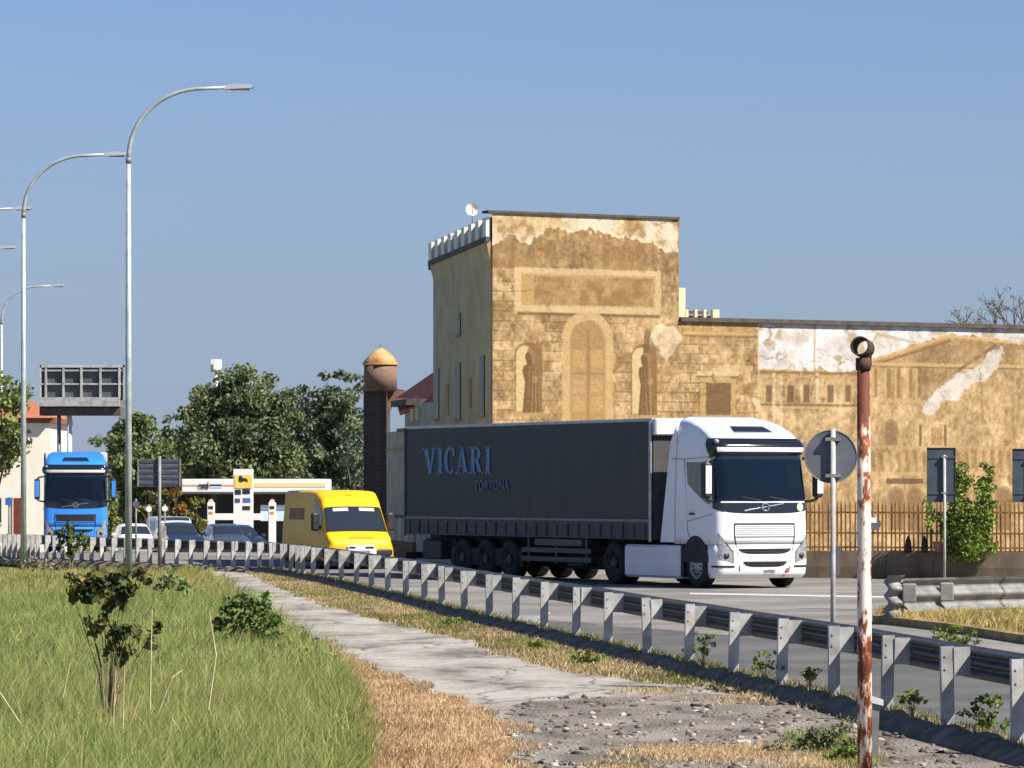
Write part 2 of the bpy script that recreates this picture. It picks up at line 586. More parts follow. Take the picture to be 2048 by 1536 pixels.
rows = []
dd = np.arange(17.5, 113.5, .35)
jl = np.cumsum(nr.normal(0, .05, len(dd))); jl -= np.convolve(jl, np.ones(25) / 25, 'same')
jr = np.cumsum(nr.normal(0, .06, len(dd))); jr -= np.convolve(jr, np.ones(25) / 25, 'same')
for k, d in enumerate(dd):
    a = np.interp(d, pe_l[:, 0], pe_l[:, 1]) + np.clip(jl[k], -.2, .2)
    b = np.interp(d, pe_r[:, 0], pe_r[:, 1]) + np.clip(jr[k], -.2, .2)
    b = min(b, rail_x(d) - .3)
    rows.append((d, a, b, ZP + .006))
strip('path', rows, M_path, 10)

rows = []
for k, y in enumerate(np.linspace(1390, 1720, 150)):
    d = GD(y, ZP)
    a = PX(np.interp(y, [1390, 1396, 1408, 1450, 1500, 1720], [1330, 1190, 1035, 1004, 1042, 1062]), d) + .10 * math.sin(k * 1.7) * rnd.uniform(.3, 1)
    b = min(PX(np.interp(y, [1390, 1400, 1420, 1450], [1420, 1600, 1900, 2300]), d), rail_x(d) - .3) + .05 * math.sin(k * 2.1)
    rows.append((d, a, b, ZP + .013))
strip('gravel_path', rows, mat('gravel_bed', L(92, 85, 77), L(142, 134, 123), 1.6, .97, bump=1.0, bscale=30, stretch=(1, .45, 1), detail=9), 16)

# kerb under the guardrail: lumpy stone edging
def build_kerb():
    pts = [ex[0]]
    for a, b in zip(ex[:-3], ex[1:-2]):
        n = max(1, int(np.linalg.norm(b - a) / .35))
        for k in range(1, n + 1):
            pts.append(a + (b - a) * k / n)
    pts = np.array(pts)
    t = np.gradient(pts, axis=0)
    t /= np.linalg.norm(t, axis=1)[:, None]
    nrm = np.stack([t[:, 1], -t[:, 0]], 1)      # to the road side
    prof = [(-.40, -.16), (-.30, -.03), (-.2, .05), (-.02, .085), (.13, .075), (.16, .0), (.16, -.16)]
    vs = []
    for i in range(len(pts)):
        for (o, z) in prof:
            oo = o + rnd.uniform(-.035, .035)
            zz = z + (rnd.uniform(-.03, .03) if z > -.1 else 0)
            q = pts[i] + nrm[i] * oo
            vs.append((q[0], q[1], zz + zt(pts[i][1])))
    k = len(prof)
    fs = [(i * k + j, i * k + j + 1, (i + 1) * k + j + 1, (i + 1) * k + j) for i in range(len(pts) - 1) for j in range(k - 1)]
    tag(obj_from('kerb', vs, fs, M_kerb), kind='structure')
build_kerb()

# painted edge line and traffic island
tag(obj_from('road_marking', [(*P(1380, 0, GD(1186))[:2], .006), (*P(1380, 0, GD(1189))[:2], .006), (*P(2150, 0, GD(1203))[:2], .006), (*P(2150, 0, GD(1199.5))[:2], .006)], [(0, 1, 2, 3)], M_line), kind='structure')
isl = [(1745, 1246), (1790, 1234), (1830, 1226), (1900, 1219), (2080, 1212), (2300, 1210), (2300, 1330), (2160, 1303), (2048, 1288), (1900, 1264), (1800, 1252)]
mbI = MB()
ring = [(PX(x, GD(y)), GD(y)) for x, y in isl]
n = len(ring)
cx = sum(p[0] for p in ring) / n; cy = sum(p[1] for p in ring) / n
vs = [(x, y, .0) for x, y in ring] + [(x, y, .13) for x, y in ring] + [(cx + (x - cx) * .93, cy + (y - cy) * .93, .15) for x, y in ring] + [(cx, cy, .22)]
fs = [(i, (i + 1) % n, n + (i + 1) % n, n + i) for i in range(n)] + [(n + i, n + (i + 1) % n, 2 * n + (i + 1) % n, 2 * n + i) for i in range(n)] + [(2 * n + i, 2 * n + (i + 1) % n, 3 * n) for i in range(n)]
tag(obj_from('traffic_island', vs, fs, mat('island_soil', L(168, 142, 98), L(128, 112, 70), 3, .95, bump=.6)), kind='structure')

# ------------------------------------------------------------------ guardrails
def rail_profile(n=3):
    prof = []
    H = .31
    for k in range(25):
        t = k / 24
        prof.append((.035 * math.cos(2 * math.pi * n * t), ZTOP - H + H * t))
    return prof
gr_t = thing('guardrail', 'long galvanised roadside guardrail curving along the footpath, posts towards the path', 'guardrail', (rp[0][0], rp[0][1], 0))
gx0, gy0 = rp[0]
pmesh = None
def post_mb(h0=-.1, h1=.81):
    m = MB()
    m.box(.022, .030, -.060, .060, h0, h1)         # web facing along the rail
    m.box(-.040, .022, -.060, -.052, h0, h1)
    m.box(-.040, .022, .052, .060, h0, h1)
    for zz in (.60, .72):
        m.cyl((.030, -.02, zz), (.040, -.02, zz), .012, n=6)
    return m
po = post_mb().build('post', M_galv, gr_t)
pmesh = po.data
sp = MB()
sp.box(.004, .012, .061, .222, .53, .80)
sp.box(-.03, .03, .061, .067, .52, .798)
so_ = sp.build('spacer', M_galv, gr_t)
smesh = so_.data
for i in range(len(rp)):
    t = tang(i)
    ang = math.atan2(t[1], t[0]) - math.pi / 2      # heading relative to +Y
    # local +Y of the post points to the road side (perpendicular to the rail, right)
    rz = math.atan2(-t[0], t[1]) - math.pi / 2 * 0 + (math.atan2(-t[0], t[1]) * 0)
    ry = math.atan2(-t[0], t[1])                     # angle of road normal (ty,-tx)
    nx_, ny_ = t[1], -t[0]
    rot = math.atan2(ny_, nx_) - math.pi / 2         # rotates local +Y onto the normal
    tilt = rnd.uniform(-.028, .028)
    for nm, me in (('post', pmesh), ('spacer', smesh)):
        if i == 0:
            o = po if nm == 'post' else so_
        else:
            o = share(nm, me, gr_t)
        o.location = (rp[i][0] - gx0, rp[i][1] - gy0, rnd.uniform(-.012, .012))
        o.rotation_euler = (tilt, rnd.uniform(-.02, .02), rot)
        if nm == 'spacer' and i > 26:
            o.scale = (1, .6, 1)
prof = rail_profile()
for i in range(0, len(rp) - 1, 2):
    idx = [j for j in (i, i + 1, i + 2) if j < len(rp)]
    vs, fs = [], []
    pl = []
    for a, b in zip(idx[:-1], idx[1:]):
        for k in range(4):
            pl.append((rp[a] + (rp[b] - rp[a]) * k / 4, tang(a) + (tang(b) - tang(a)) * k / 4))
    pl.append((rp[idx[-1]], tang(idx[-1])))
    for q, t in pl:
        t = t / np.linalg.norm(t)
        nn = np.array([t[1], -t[0]])
        for o, z in prof:
            r = q + nn * (.262 + o)
            vs.append((r[0] - gx0, r[1] - gy0, z))
        for o, z in reversed(prof):
            r = q + nn * (.257 + o)
            vs.append((r[0] - gx0, r[1] - gy0, z))
    k = len(prof) * 2
    fs = [(a * k + j, a * k + (j + 1) % k, (a + 1) * k + (j + 1) % k, (a + 1) * k + j) for a in range(len(pl) - 1) for j in range(k)]
    obj_from('beam', vs, fs, M_beam, gr_t, True)

# short guardrail on the traffic island
def island_rail():
    a = Vector((PX(1800, 66), 66)); b = Vector((PX(2230, 70), 70))
    t = (b - a).normalized()
    nn = Vector((t.y, -t.x))                    # towards the camera
    g = thing('guardrail', 'short galvanised guardrail with rounded end on the dry grass island', 'guardrail', (a.x, a.y, .12))
    def pt(s, o, z):
        q = t * s + nn * o
        return (q.x, q.y, z)
    L_ = (b - a).length
    segs = [0, 1.25, 2.6, L_]
    for s0, s1 in zip(segs[:-1], segs[1:]):
        vs, fs = [], []
        H = .56
        for s in (s0, s1 + .08 if s1 < L_ else s1):
            for k in range(25):
                tt = k / 24
                vs.append(pt(s, .05 * math.cos(4 * math.pi * tt) + .06 - .012 * (s0 > 0) , .10 + H * tt))
        fs = [(k, k + 1, 25 + k + 1, 25 + k) for k in range(24)]
        obj_from('beam', vs, fs, M_galvd, g, True)
        mb = MB()
        for zz in (.10, .66):
            mb.add([pt(s0, .01, zz), pt(s1, .01, zz), pt(s1, .11, zz), pt(s0, .11, zz)], [(0, 1, 2, 3)])
        mb.build('beam_edge', M_galvd, g)
    # curved end wing
    mb = MB()
    vs = []
    for k in range(25):
        tt = k / 24
        for j in range(7):
            an = j / 6 * math.pi * .75
            q = pt(-.22 * math.sin(an), .06 - .14 * (1 - math.cos(an)) + .05 * math.cos(6 * math.pi * tt), .02 + .70 * tt)
            vs.append(q)
    fs = [(k * 7 + j, k * 7 + j + 1, (k + 1) * 7 + j + 1, (k + 1) * 7 + j) for k in range(24) for j in range(6)]
    mb.add(vs, fs)
    mb.build('end_wing', M_galvd, g, True)
    for s in (.12, 1.0, 2.3, 3.5):
        q = pt(s, -.1, 0)
        MB().box(q[0] - .06, q[0] + .06, q[1] - .04, q[1] + .04, -.2, .62).build('post', M_galv, g)
    for s in (.05, 1.02):
        q = pt(s, .16, 0)
        MB().box(q[0] - .12, q[0] + .12, q[1] - .03, q[1] + .03, .26, .58, .02).build('bracket', M_galvd, g)
island_rail()

# ------------------------------------------------------------------ street lamps
def lamp(name, x, d, label):
    zb = zt(d) - .2
    t = thing('street_lamp', label, 'street lamp', (PX(x, d), d, zb), 0, 'street lamps along the road')
    ht = 12.7 - zb
    z1 = ht - 1.95
    MB().tube([(0, 0, 0), (0, 0, z1 * .5), (0, 0, z1)], [.095, .08, .062], 14).build('pole', M_lamp, t, True)
    MB().cyl((0, 0, z1 - .1), (0, 0, z1 + .06), .072, n=12).build('collar', M_galvd, t, True)
    pts, rad = [], []
    for k in range(17):
        a = k / 16 * math.pi / 2
        pts.append((1.9 - 1.9 * math.cos(a), 0, z1 + 1.82 * math.sin(a) ** .95))
        rad.append(.058 - .012 * k / 16)
    pts.append((2.5, 0, z1 + 1.85)); rad.append(.044)
    MB().tube(pts, rad, 10).build('arm', M_lamp, t, True)
    zz = z1 + 1.85
    hd = MB()
    hd.prism([(2.45, zz - .05), (2.52, zz + .05), (2.75, zz + .085), (3.15, zz + .07), (3.2, zz + .02), (3.15, zz - .03), (2.55, zz - .05)], -.14, .14, 'y')
    h = hd.build('lamp_head', mat('lamp_head', L(190, 195, 198), None, rough=.4, metal=.3), t)
    MB().box(2.62, 3.1, -.11, .11, zz - .065, zz - .045).build('lens', M_lens, h)
lamp('l', 257, 100, 'nearest and tallest street lamp with curved arm, left of centre')
lamp('l', 47, 120, 'second street lamp, its pole standing before the cream house and leafy tree')
lamp('l', -110, 143, 'upper of two street lamp arm tips at the left edge')
lamp('l', -117, 166, 'lower of two street lamp arm tips at the left edge')
lamp('l', 3, 197, 'farthest and lowest street lamp, its curved arm rising at the left edge')

# ------------------------------------------------------------------ vehicles: lofts
class Cab:
    """cab-over truck loft: perimeter parameter p (0 = front centre, + = right side), height z"""
    Z = [.24, .34, .6, 1.2, 1.75, 2.05, 3.0, 3.3, 3.47, 3.62, 3.76, 3.88, 3.96, 4.0]
    XF = [2.74, 2.84, 2.88, 2.88, 2.86, 2.84, 2.70, 2.66, 2.58, 2.36, 2.02, 1.6, 1.2, .95]
    HW = [1.20, 1.235, 1.25, 1.25, 1.25, 1.245, 1.215, 1.20, 1.18, 1.16, 1.13, 1.08, 1.0, .92]
    R = [.20, .22, .24, .25, .26, .26, .28, .28, .28, .28, .28, .28, .28, .25]
    def pt(s, p, z, off=0.0):
        xf = np.interp(z, s.Z, s.XF); hw = np.interp(z, s.Z, s.HW); r = np.interp(z, s.Z, s.R)
        a = hw - r
        ap = abs(p); sg = 1 if p >= 0 else -1
        bul = .07
        if ap <= a:
            x = xf - bul * (ap / a) ** 2; y = ap; nx, ny = 1, .12 * ap / a
        elif ap <= a + r * math.pi / 2:
            th = (ap - a) / r
            x = xf - bul - r + r * math.cos(th); y = a + r * math.sin(th); nx, ny = math.cos(th), math.sin(th)
        else:
            x = xf - bul - r - (ap - a - r * math.pi / 2); y = hw; nx, ny = 0, 1
        ln = math.hypot(nx, ny)
        return (x + off * nx / ln, -sg * (y + off * ny / ln), z)
    def pend(s, z, xr):
        xf = np.interp(z, s.Z, s.XF); hw = np.interp(z, s.Z, s.HW); r = np.interp(z, s.Z, s.R)
        return (hw - r) + r * math.pi / 2 + (xf - .07 - r - xr)
    def shell(s, zs, xr, rearx=None):
        m = MB()
        vs, N = [], 48
        for z in zs:
            pe = s.pend(z, xr)
            for i in range(N + 1):
                u = -1 + 2 * i / N
                # denser sampling near the corners
                p = pe * u
                vs.append(s.pt(p, z))
        w = N + 1
        fs = [(j * w + i + 1, j * w + i, (j + 1) * w + i, (j + 1) * w + i + 1) for j in range(len(zs) - 1) for i in range(N)]
        fs += [tuple(range(0, w)), tuple(range(len(vs) - 1, len(vs) - w - 1, -1))]
        for j in range(len(zs) - 1):
            fs.append((j * w, j * w + N, (j + 1) * w + N, (j + 1) * w))
        return m.add(vs, fs)
    def patch(s, p0, p1, z0, z1, off, na=16, nb=6, top=None, bot=None, th=True):
        m = MB()
        def fn(a, b):
            p = p0 + (p1 - p0) * a
            zb = bot(p) if bot else z0
            zt_ = top(p) if top else z1
            return s.pt(p, zb + (zt_ - zb) * b, off)
        m.grid(lambda a, b: fn(1 - a, b), na, nb)
        if th:   # skirt back to the skin so that the patch has thickness
            def edge_(f0):
                m.grid(lambda a, b: f0(a, b), na, 1)
            def sk(a, b, v):
                p = p0 + (p1 - p0) * a
                zb = bot(p) if bot else z0
                zt_ = top(p) if top else z1
                return s.pt(p, zb + (zt_ - zb) * v, off * b - .004 * (1 - b))
            edge_(lambda a, b: sk(a, b, 0)); edge_(lambda a, b: sk(a, b, 1))
        return m

def wheel(parent, x, y, r=.5, w=.3, side=-1, rim=None, deep=False):
    """wheel centred at x,y; side=-1 outer face towards -y"""
    t = MB()
    n = 28
    prof_ = [(0, r * .60), (.02, r * .66), (.0, r * .72), (.015, r * .9), (.05, r * .985), (.08, r), (w - .08, r), (w - .04, r * .97), (w, r * .85), (w, r * .6)]
    vs = []
    for o, rr in prof_:
        for i in range(n):
            a = 2 * math.pi * i / n
            vs.append((rr * math.cos(a), -side * o, rr * math.sin(a)))
    k = len(prof_)
    fs = [(j * n + i, j * n + (i + 1) % n, (j + 1) * n + (i + 1) % n, (j + 1) * n + i) for j in range(k - 1) for i in range(n)]
    t.add(vs, fs)
    o = t.build('wheel', M_rub, parent, True, (x, y, r))
    h = MB()
    vs = []
    prof2 = [(.01, r * .62), (.03, r * .58), (.10 if deep else .05, r * .50), (.12 if deep else .02, r * .28), (.02 if not deep else .03, r * .25), (.0, r * .14), (.0, .001)]
    for o_, rr in prof2:
        for i in range(n):
            a = 2 * math.pi * i / n
            vs.append((rr * math.cos(a), -side * o_, rr * math.sin(a)))
    k = len(prof2)
    fs = [(j * n + i, j * n + (i + 1) % n, (j + 1) * n + (i + 1) % n, (j + 1) * n + i) for j in range(k - 1) for i in range(n)]
    h.add(vs, fs).build('rim', rim or M_rim, o, False)
    nuts = MB()
    for i in range(10):
        a = 2 * math.pi * i / 10
        c = (r * .38 * math.cos(a), -side * .03, r * .38 * math.sin(a))
        nuts.cyl((c[0], side * .005, c[2]), (c[0], -side * .04, c[2]), r * .035, n=6)
    tag(nuts.build('wheel_nuts', M_dark, o), kind='stuff')
    return o

def make_cab(t, body, dark_lower=True, blue=False):
    c = Cab()
    zs = [1.02, 1.2, 1.5, 1.75, 2.05, 2.4, 2.7, 3.0, 3.15, 3.3, 3.47, 3.55, 3.62, 3.69, 3.76, 3.82, 3.88, 3.92, 3.96, 4.0]
    cab = c.shell(zs, .80).build('cab', body, t, True)
    c.shell([.24, .29, .34, .45, .6, .8, 1.018], 2.36).build('bumper', body, t, True)
    # roof: spoiler wings at the rear edge
    # windscreen surround, glass, lower black panel
    wb = lambda p: 2.03 + .05 * (p / 1.2) ** 2
    sur = c.patch(-1.34, 1.34, 1.75, 3.12, .006, 30, 10, bot=lambda p: 1.74 + .10 * (abs(p) / 1.3) ** 4).build('windscreen_surround', M_gloss, cab, True)
    c.patch(-1.17, 1.17, 2.05, 2.98, .010, 30, 8, bot=wb).build('sky_reflection_backdrop', M_refl_blue, cab, True)  # backdrop behind the glass, coloured as the bluish sky reflection
    c.patch(-1.17, 1.17, 2.05, 2.17, .016, 24, 2, bot=wb, top=lambda p: 2.15 + .02 * math.sin(p * 9)).build('dashboard', M_dark, cab, True)
    for (pa_, pb_, zz0, zz1) in ((.62, .80, 2.14, 2.36), (.40, .56, 2.14, 2.46), (.18, .36, 2.14, 2.30), (-.55, -.30, 2.14, 2.22)):
        c.patch(pa_, pb_, zz0, zz1, .022, 8, 4, top=lambda p, a_=pa_, b_=pb_, z0_=zz0, z1_=zz1: z0_ + (z1_ - z0_) * math.sin(math.pi * min(1, max(0, (p - a_) / (b_ - a_)))) ** .4).build('dashboard_clutter', M_dark, cab, True)
    c.patch(-1.02, -.66, 2.30, 2.88, .016, 8, 6, th=True).build('reflection_patch', M_refl_yel, cab, True)  # painted yellow-green reflection, right part of the glass
    c.patch(.60, .95, 2.70, 2.92, .018, 6, 3).build('visor_flap', M_black, cab, True)
    c.patch(-1.19, 1.19, 2.04, 2.99, .034, 30, 8, bot=wb).build('windscreen', M_clear, cab, True)
    c.patch(-1.12, 1.12, 1.985, 2.02, .02, 20, 1).build('wiper_cowl', M_whited if not blue else M_gloss, cab, True)
    for s in (-.62, .1):
        MB().tube([c.pt(s, 2.04, .03), c.pt(s + .5, 2.12, .03)], .014, 6).build('wiper', M_dark, cab)
    # visor
    vis = MB()
    def vf(off, z):
        return lambda a: None
    def visor(a, b):
        p = -1.30 + 2.60 * a
        z = 3.10 + .38 * b
        return c.pt(p, z, .035 + .09 * math.sin(math.pi * min(1, b * 1.05)) ** .7)
    vis.grid(lambda a, b: visor(1 - a, b), 30, 8)
    v = vis.build('sun_visor', M_gloss, cab, True)
    st = MB()
    st.grid(lambda a, b: c.pt(1.10 - 2.2 * a, 3.165 + .105 * b, .035 + .09 * math.sin(math.pi * min(1, (.065 + .105 * b) / .38 * 1.05)) ** .7 + .008), 24, 2)
    st.build('visor_stripe', M_white, v, True)
    for s in (-1.08, 1.08):
        q = c.pt(s, 3.40, .12)
        MB().cyl((q[0] - .05, q[1], q[2]), (q[0] + .03, q[1], q[2]), .055, .05, 12).build('visor_lamp', M_headl, v, True)
    # roof hatch
    MB().grid(lambda a, b: c.pt((-.55 + 1.1 * a) * (1 - .18 * b), 3.60 + .17 * b, .008), 10, 4).build('roof_hatch', M_gloss, cab)
    # emblem: ring on a diagonal bar
    em = MB()
    em.tube([c.pt(.55, 1.80, .02), c.pt(-.5, 1.965, .02)], .016, 6)
    for k in range(16):
        a0, a1 = 2 * math.pi * k / 16, 2 * math.pi * (k + 1) / 16
        em.tube([c.pt(.1 * math.cos(a0), 1.885 + .085 * math.sin(a0), .025), c.pt(.1 * math.cos(a1), 1.885 + .085 * math.sin(a1), .025)], .020, 5)
    em.build('emblem', M_chrome, cab)
    # grille panel with seams, slots
    def pol(p, z0, z1):
        return 0
    tp = lambda zz: .86 - .10 * (1.45 - zz)
    seam = MB()
    for sgn in (-1, 1):
        seam.tube([c.pt(sgn * .80, 1.50, .006), c.pt(sgn * .80, 1.2, .006), c.pt(sgn * .66, .42, .006)], .014, 5)
    seam.tube([c.pt(.80 - 1.6 * k / 8, 1.50, .006) for k in range(9)], .018, 5)
    seam.tube([c.pt(.80 - 1.6 * k / 8, 1.20, .006) for k in range(9)], .010, 5)
    seam.build('panel_seam', M_dark, cab)
    for (z0, z1, hw) in ((.80, .93, .70), (.50, .63, .58)):
        g = c.patch(-hw, hw, z0, z1, .006, 14, 3, bot=lambda p, z0=z0, hw=hw: z0 + .09 * (abs(p) / hw) ** 6).build('grille_slot', M_black, t, True)
        sl_ = MB()
        for k in (.35, .65):
            sl_.tube([c.pt(-hw * .9 + 1.8 * hw * j / 8, z0 + (z1 - z0) * k + .01, .012) for j in range(9)], .008, 5)
        sl_.build('slat', M_dark, g)
    gm = c.patch(-.76, .76, 1.24, 1.47, .004, 12, 2).build('grille_mesh', M_whited if not blue else M_black, t, True)
    for k in range(5):
        MB().tube([c.pt(-.74 + 1.48 * j / 8, 1.265 + .045 * k, .008) for j in range(9)], .008, 5).build('slat', M_whited if not blue else M_dark, gm)
    # headlights, day lights
    for sgn in (-1, 1):
        f_ = lambda p: .62 + .18 * (1.22 - abs(p)) / .5
        g_ = lambda p: .86 + .42 * min(1, max(0, (abs(p) - .82) / .36)) ** 1.2
        a, b = sorted((sgn * .84, sgn * 1.20))
        hl = c.patch(a, b, .6, 1.2, .008, 10, 6, bot=lambda p: .60 + .10 * (abs(p) - .84) / .36, top=g_).build('headlight', M_headl, t, True)
        MB().tube([c.pt(sgn * .84, .60, .010), c.pt(sgn * .84, .87, .010), c.pt(sgn * 1.02, 1.06, .010), c.pt(sgn * 1.20, 1.28, .010)], .010, 5).build('lamp_edge', M_dark, hl)
        q = c.pt(sgn * 1.0, .76, .012)
        MB().cyl((q[0] - .02, q[1], q[2]), (q[0] + .012, q[1], q[2]), .075, .065, 14).build('lamp_bowl', M_black, hl, True)
        a, b = sorted((sgn * .80, sgn * 1.40))
        c.patch(a, b, .49, .535, .010, 10, 1).build('fog_slot', M_dark, t, True)
    MB().grid(lambda a, b: c.pt(-.12 - .30 * (1 - a) + .15, .32 + .115 * b, .012), 6, 1).build('number_plate', M_plate, t)
    if not blue:
        m_ = MB()
        m_.tube([c.pt(-.52, .27, .015), c.pt(-.62, .47, .015)], .022, 6)
        m_.tube([c.pt(-.56, .42, .015), c.pt(-.66, .40, .015)], .018, 6)
        m_.build('tow_marker', M_red, t)
        MB().grid(lambda a, b: c.pt(-.98 - .09 * math.cos(2 * math.pi * a) * b, 1.885 + .10 * math.sin(2 * math.pi * a) * b, .014), 18, 1).build('round_sticker', mat('sticker_green', (.45, .62, .42), None, rough=.5), cab)
    # side windows and door seams
    for sgn in (1, -1):
        pe = c.pend(2.5, .62)
        a, b = 1.42, 2.42
        top = lambda p: 2.93
        bot = lambda p: 1.95 + .5 * max(0, (abs(p) - 1.5) / .95) ** 1.3
        lo, hi = sorted((sgn * a, sgn * b))
        c.patch(lo, hi, 2, 2.9, .006, 12, 6, top=top, bot=bot).build('side_window', M_glass, t, True)
        dm = MB()
        dm.tube([c.pt(sgn * 2.5, 3.0, .004), c.pt(sgn * 2.5, 1.3, .004), c.pt(sgn * 2.3, 1.05, .004)], .008, 5)
        dm.tube([c.pt(sgn * 1.36, 3.05, .004), c.pt(sgn * 2.5, 3.0, .004), c.pt(sgn * 3.1, 3.02, .004)], .007, 5)
        dm.tube([c.pt(sgn * 1.36, 1.72, .004), c.pt(sgn * 2.5, 1.55, .004)], .008, 5)
        dm.build('door_seam', M_signb, t)
        q = c.pt(sgn * 2.28, 1.72, .01)
        MB().box(q[0] - .11, q[0] + .11, q[1] - .02, q[1] + .02, 1.70, 1.75).build('door_handle', M_black, t)
        # wheel arch: black half disc just proud of the side
        wa = MB()
        yy = -sgn * 1.253
        ns = 16
        r_ = .62
        vs = [(1.80 + r_ * math.cos(math.pi * k / ns), yy, .60 + r_ * math.sin(math.pi * k / ns)) for k in range(ns + 1)]
        vs2 = [(v[0], yy + sgn * .5, v[2]) for v in vs]
        wa.add(vs + vs2, [tuple(range(ns + 1))] + [(k, k + 1, ns + 2 + k, ns + 1 + k) for k in range(ns)])
        wa.build('wheel_arch', M_dark, t)
        MB().box(1.38, 1.48, min(yy, yy + sgn * .3), max(yy, yy + sgn * .3), .25, 1.06, .03).build('mud_guard', M_black, t)
        # mirrors
        mir = MB()
        x0, y0 = 2.78, -sgn * 1.50
        mir.box(x0 - .16, x0 + .06, y0 - .11, y0 + .11, 2.10, 2.92, .05)
        mo = mir.build('mirror', M_black, t)
        ar = MB()
        for zz in (2.92, 2.10):
            ar.tube([(x0 - .05, y0, zz), (x0 - .05, y0 + sgn * .1, zz + .06 * (1 if zz > 2.5 else -1)), (2.55, -sgn * 1.18, zz + .10 * (1 if zz > 2.5 else -1))], .035, 7)
        ar.build('mirror_arm', M_black, mo)
        MB().box(x0 + .062, x0 + .075, y0 - .075, y0 + .075, 2.2, 2.84).build('mirror_cover', M_white if not blue else M_blue, mo)
        # side deflector behind the cab
        de = MB()
        yo = -sgn * 1.20
        de.prism([(.04, 1.05), (.82, 1.05), (.82, 3.80), (.52, 3.4)], min(yo, yo + sgn * .03), max(yo, yo + sgn * .03), 'y')
        de.build('side_deflector', body, t)
        # step below the door
        MB().box(2.34, 2.44, min(-sgn * 1.225, -sgn * .9), max(-sgn * 1.225, -sgn * .9), .30, .95).build('step_well', M_dark, t)
        # skirts / tank fairing
        MB().box(-1.45, 1.34, min(-sgn * 1.21, -sgn * .8), max(-sgn * 1.21, -sgn * .8), .20, .98, .06).build('side_skirt', body, t)
        wheel(t, 1.80, -sgn * 1.235, .51, .32, -sgn, M_rim)
        wheel(t, -1.98, -sgn * 1.225, .51, .58, -sgn, M_rimd, True)
        MB().tube([(-1.98 + .58 * math.cos(a), -sgn * 1.05, .52 + .58 * math.sin(a)) for a in np.linspace(.1, math.pi - .1, 10)], .03, 6).build('mud_guard', M_dark, t)
    ch = MB()
    ch.box(-3.2, 2.4, -.48, .48, .62, .98)
    ch.box(-3.0, 1.6, -.95, .95, .45, .75)
    ch.box(-2.4, -1.5, -.9, .9, .4, .62)
    ch.build('chassis', M_dark, t)
    return cab

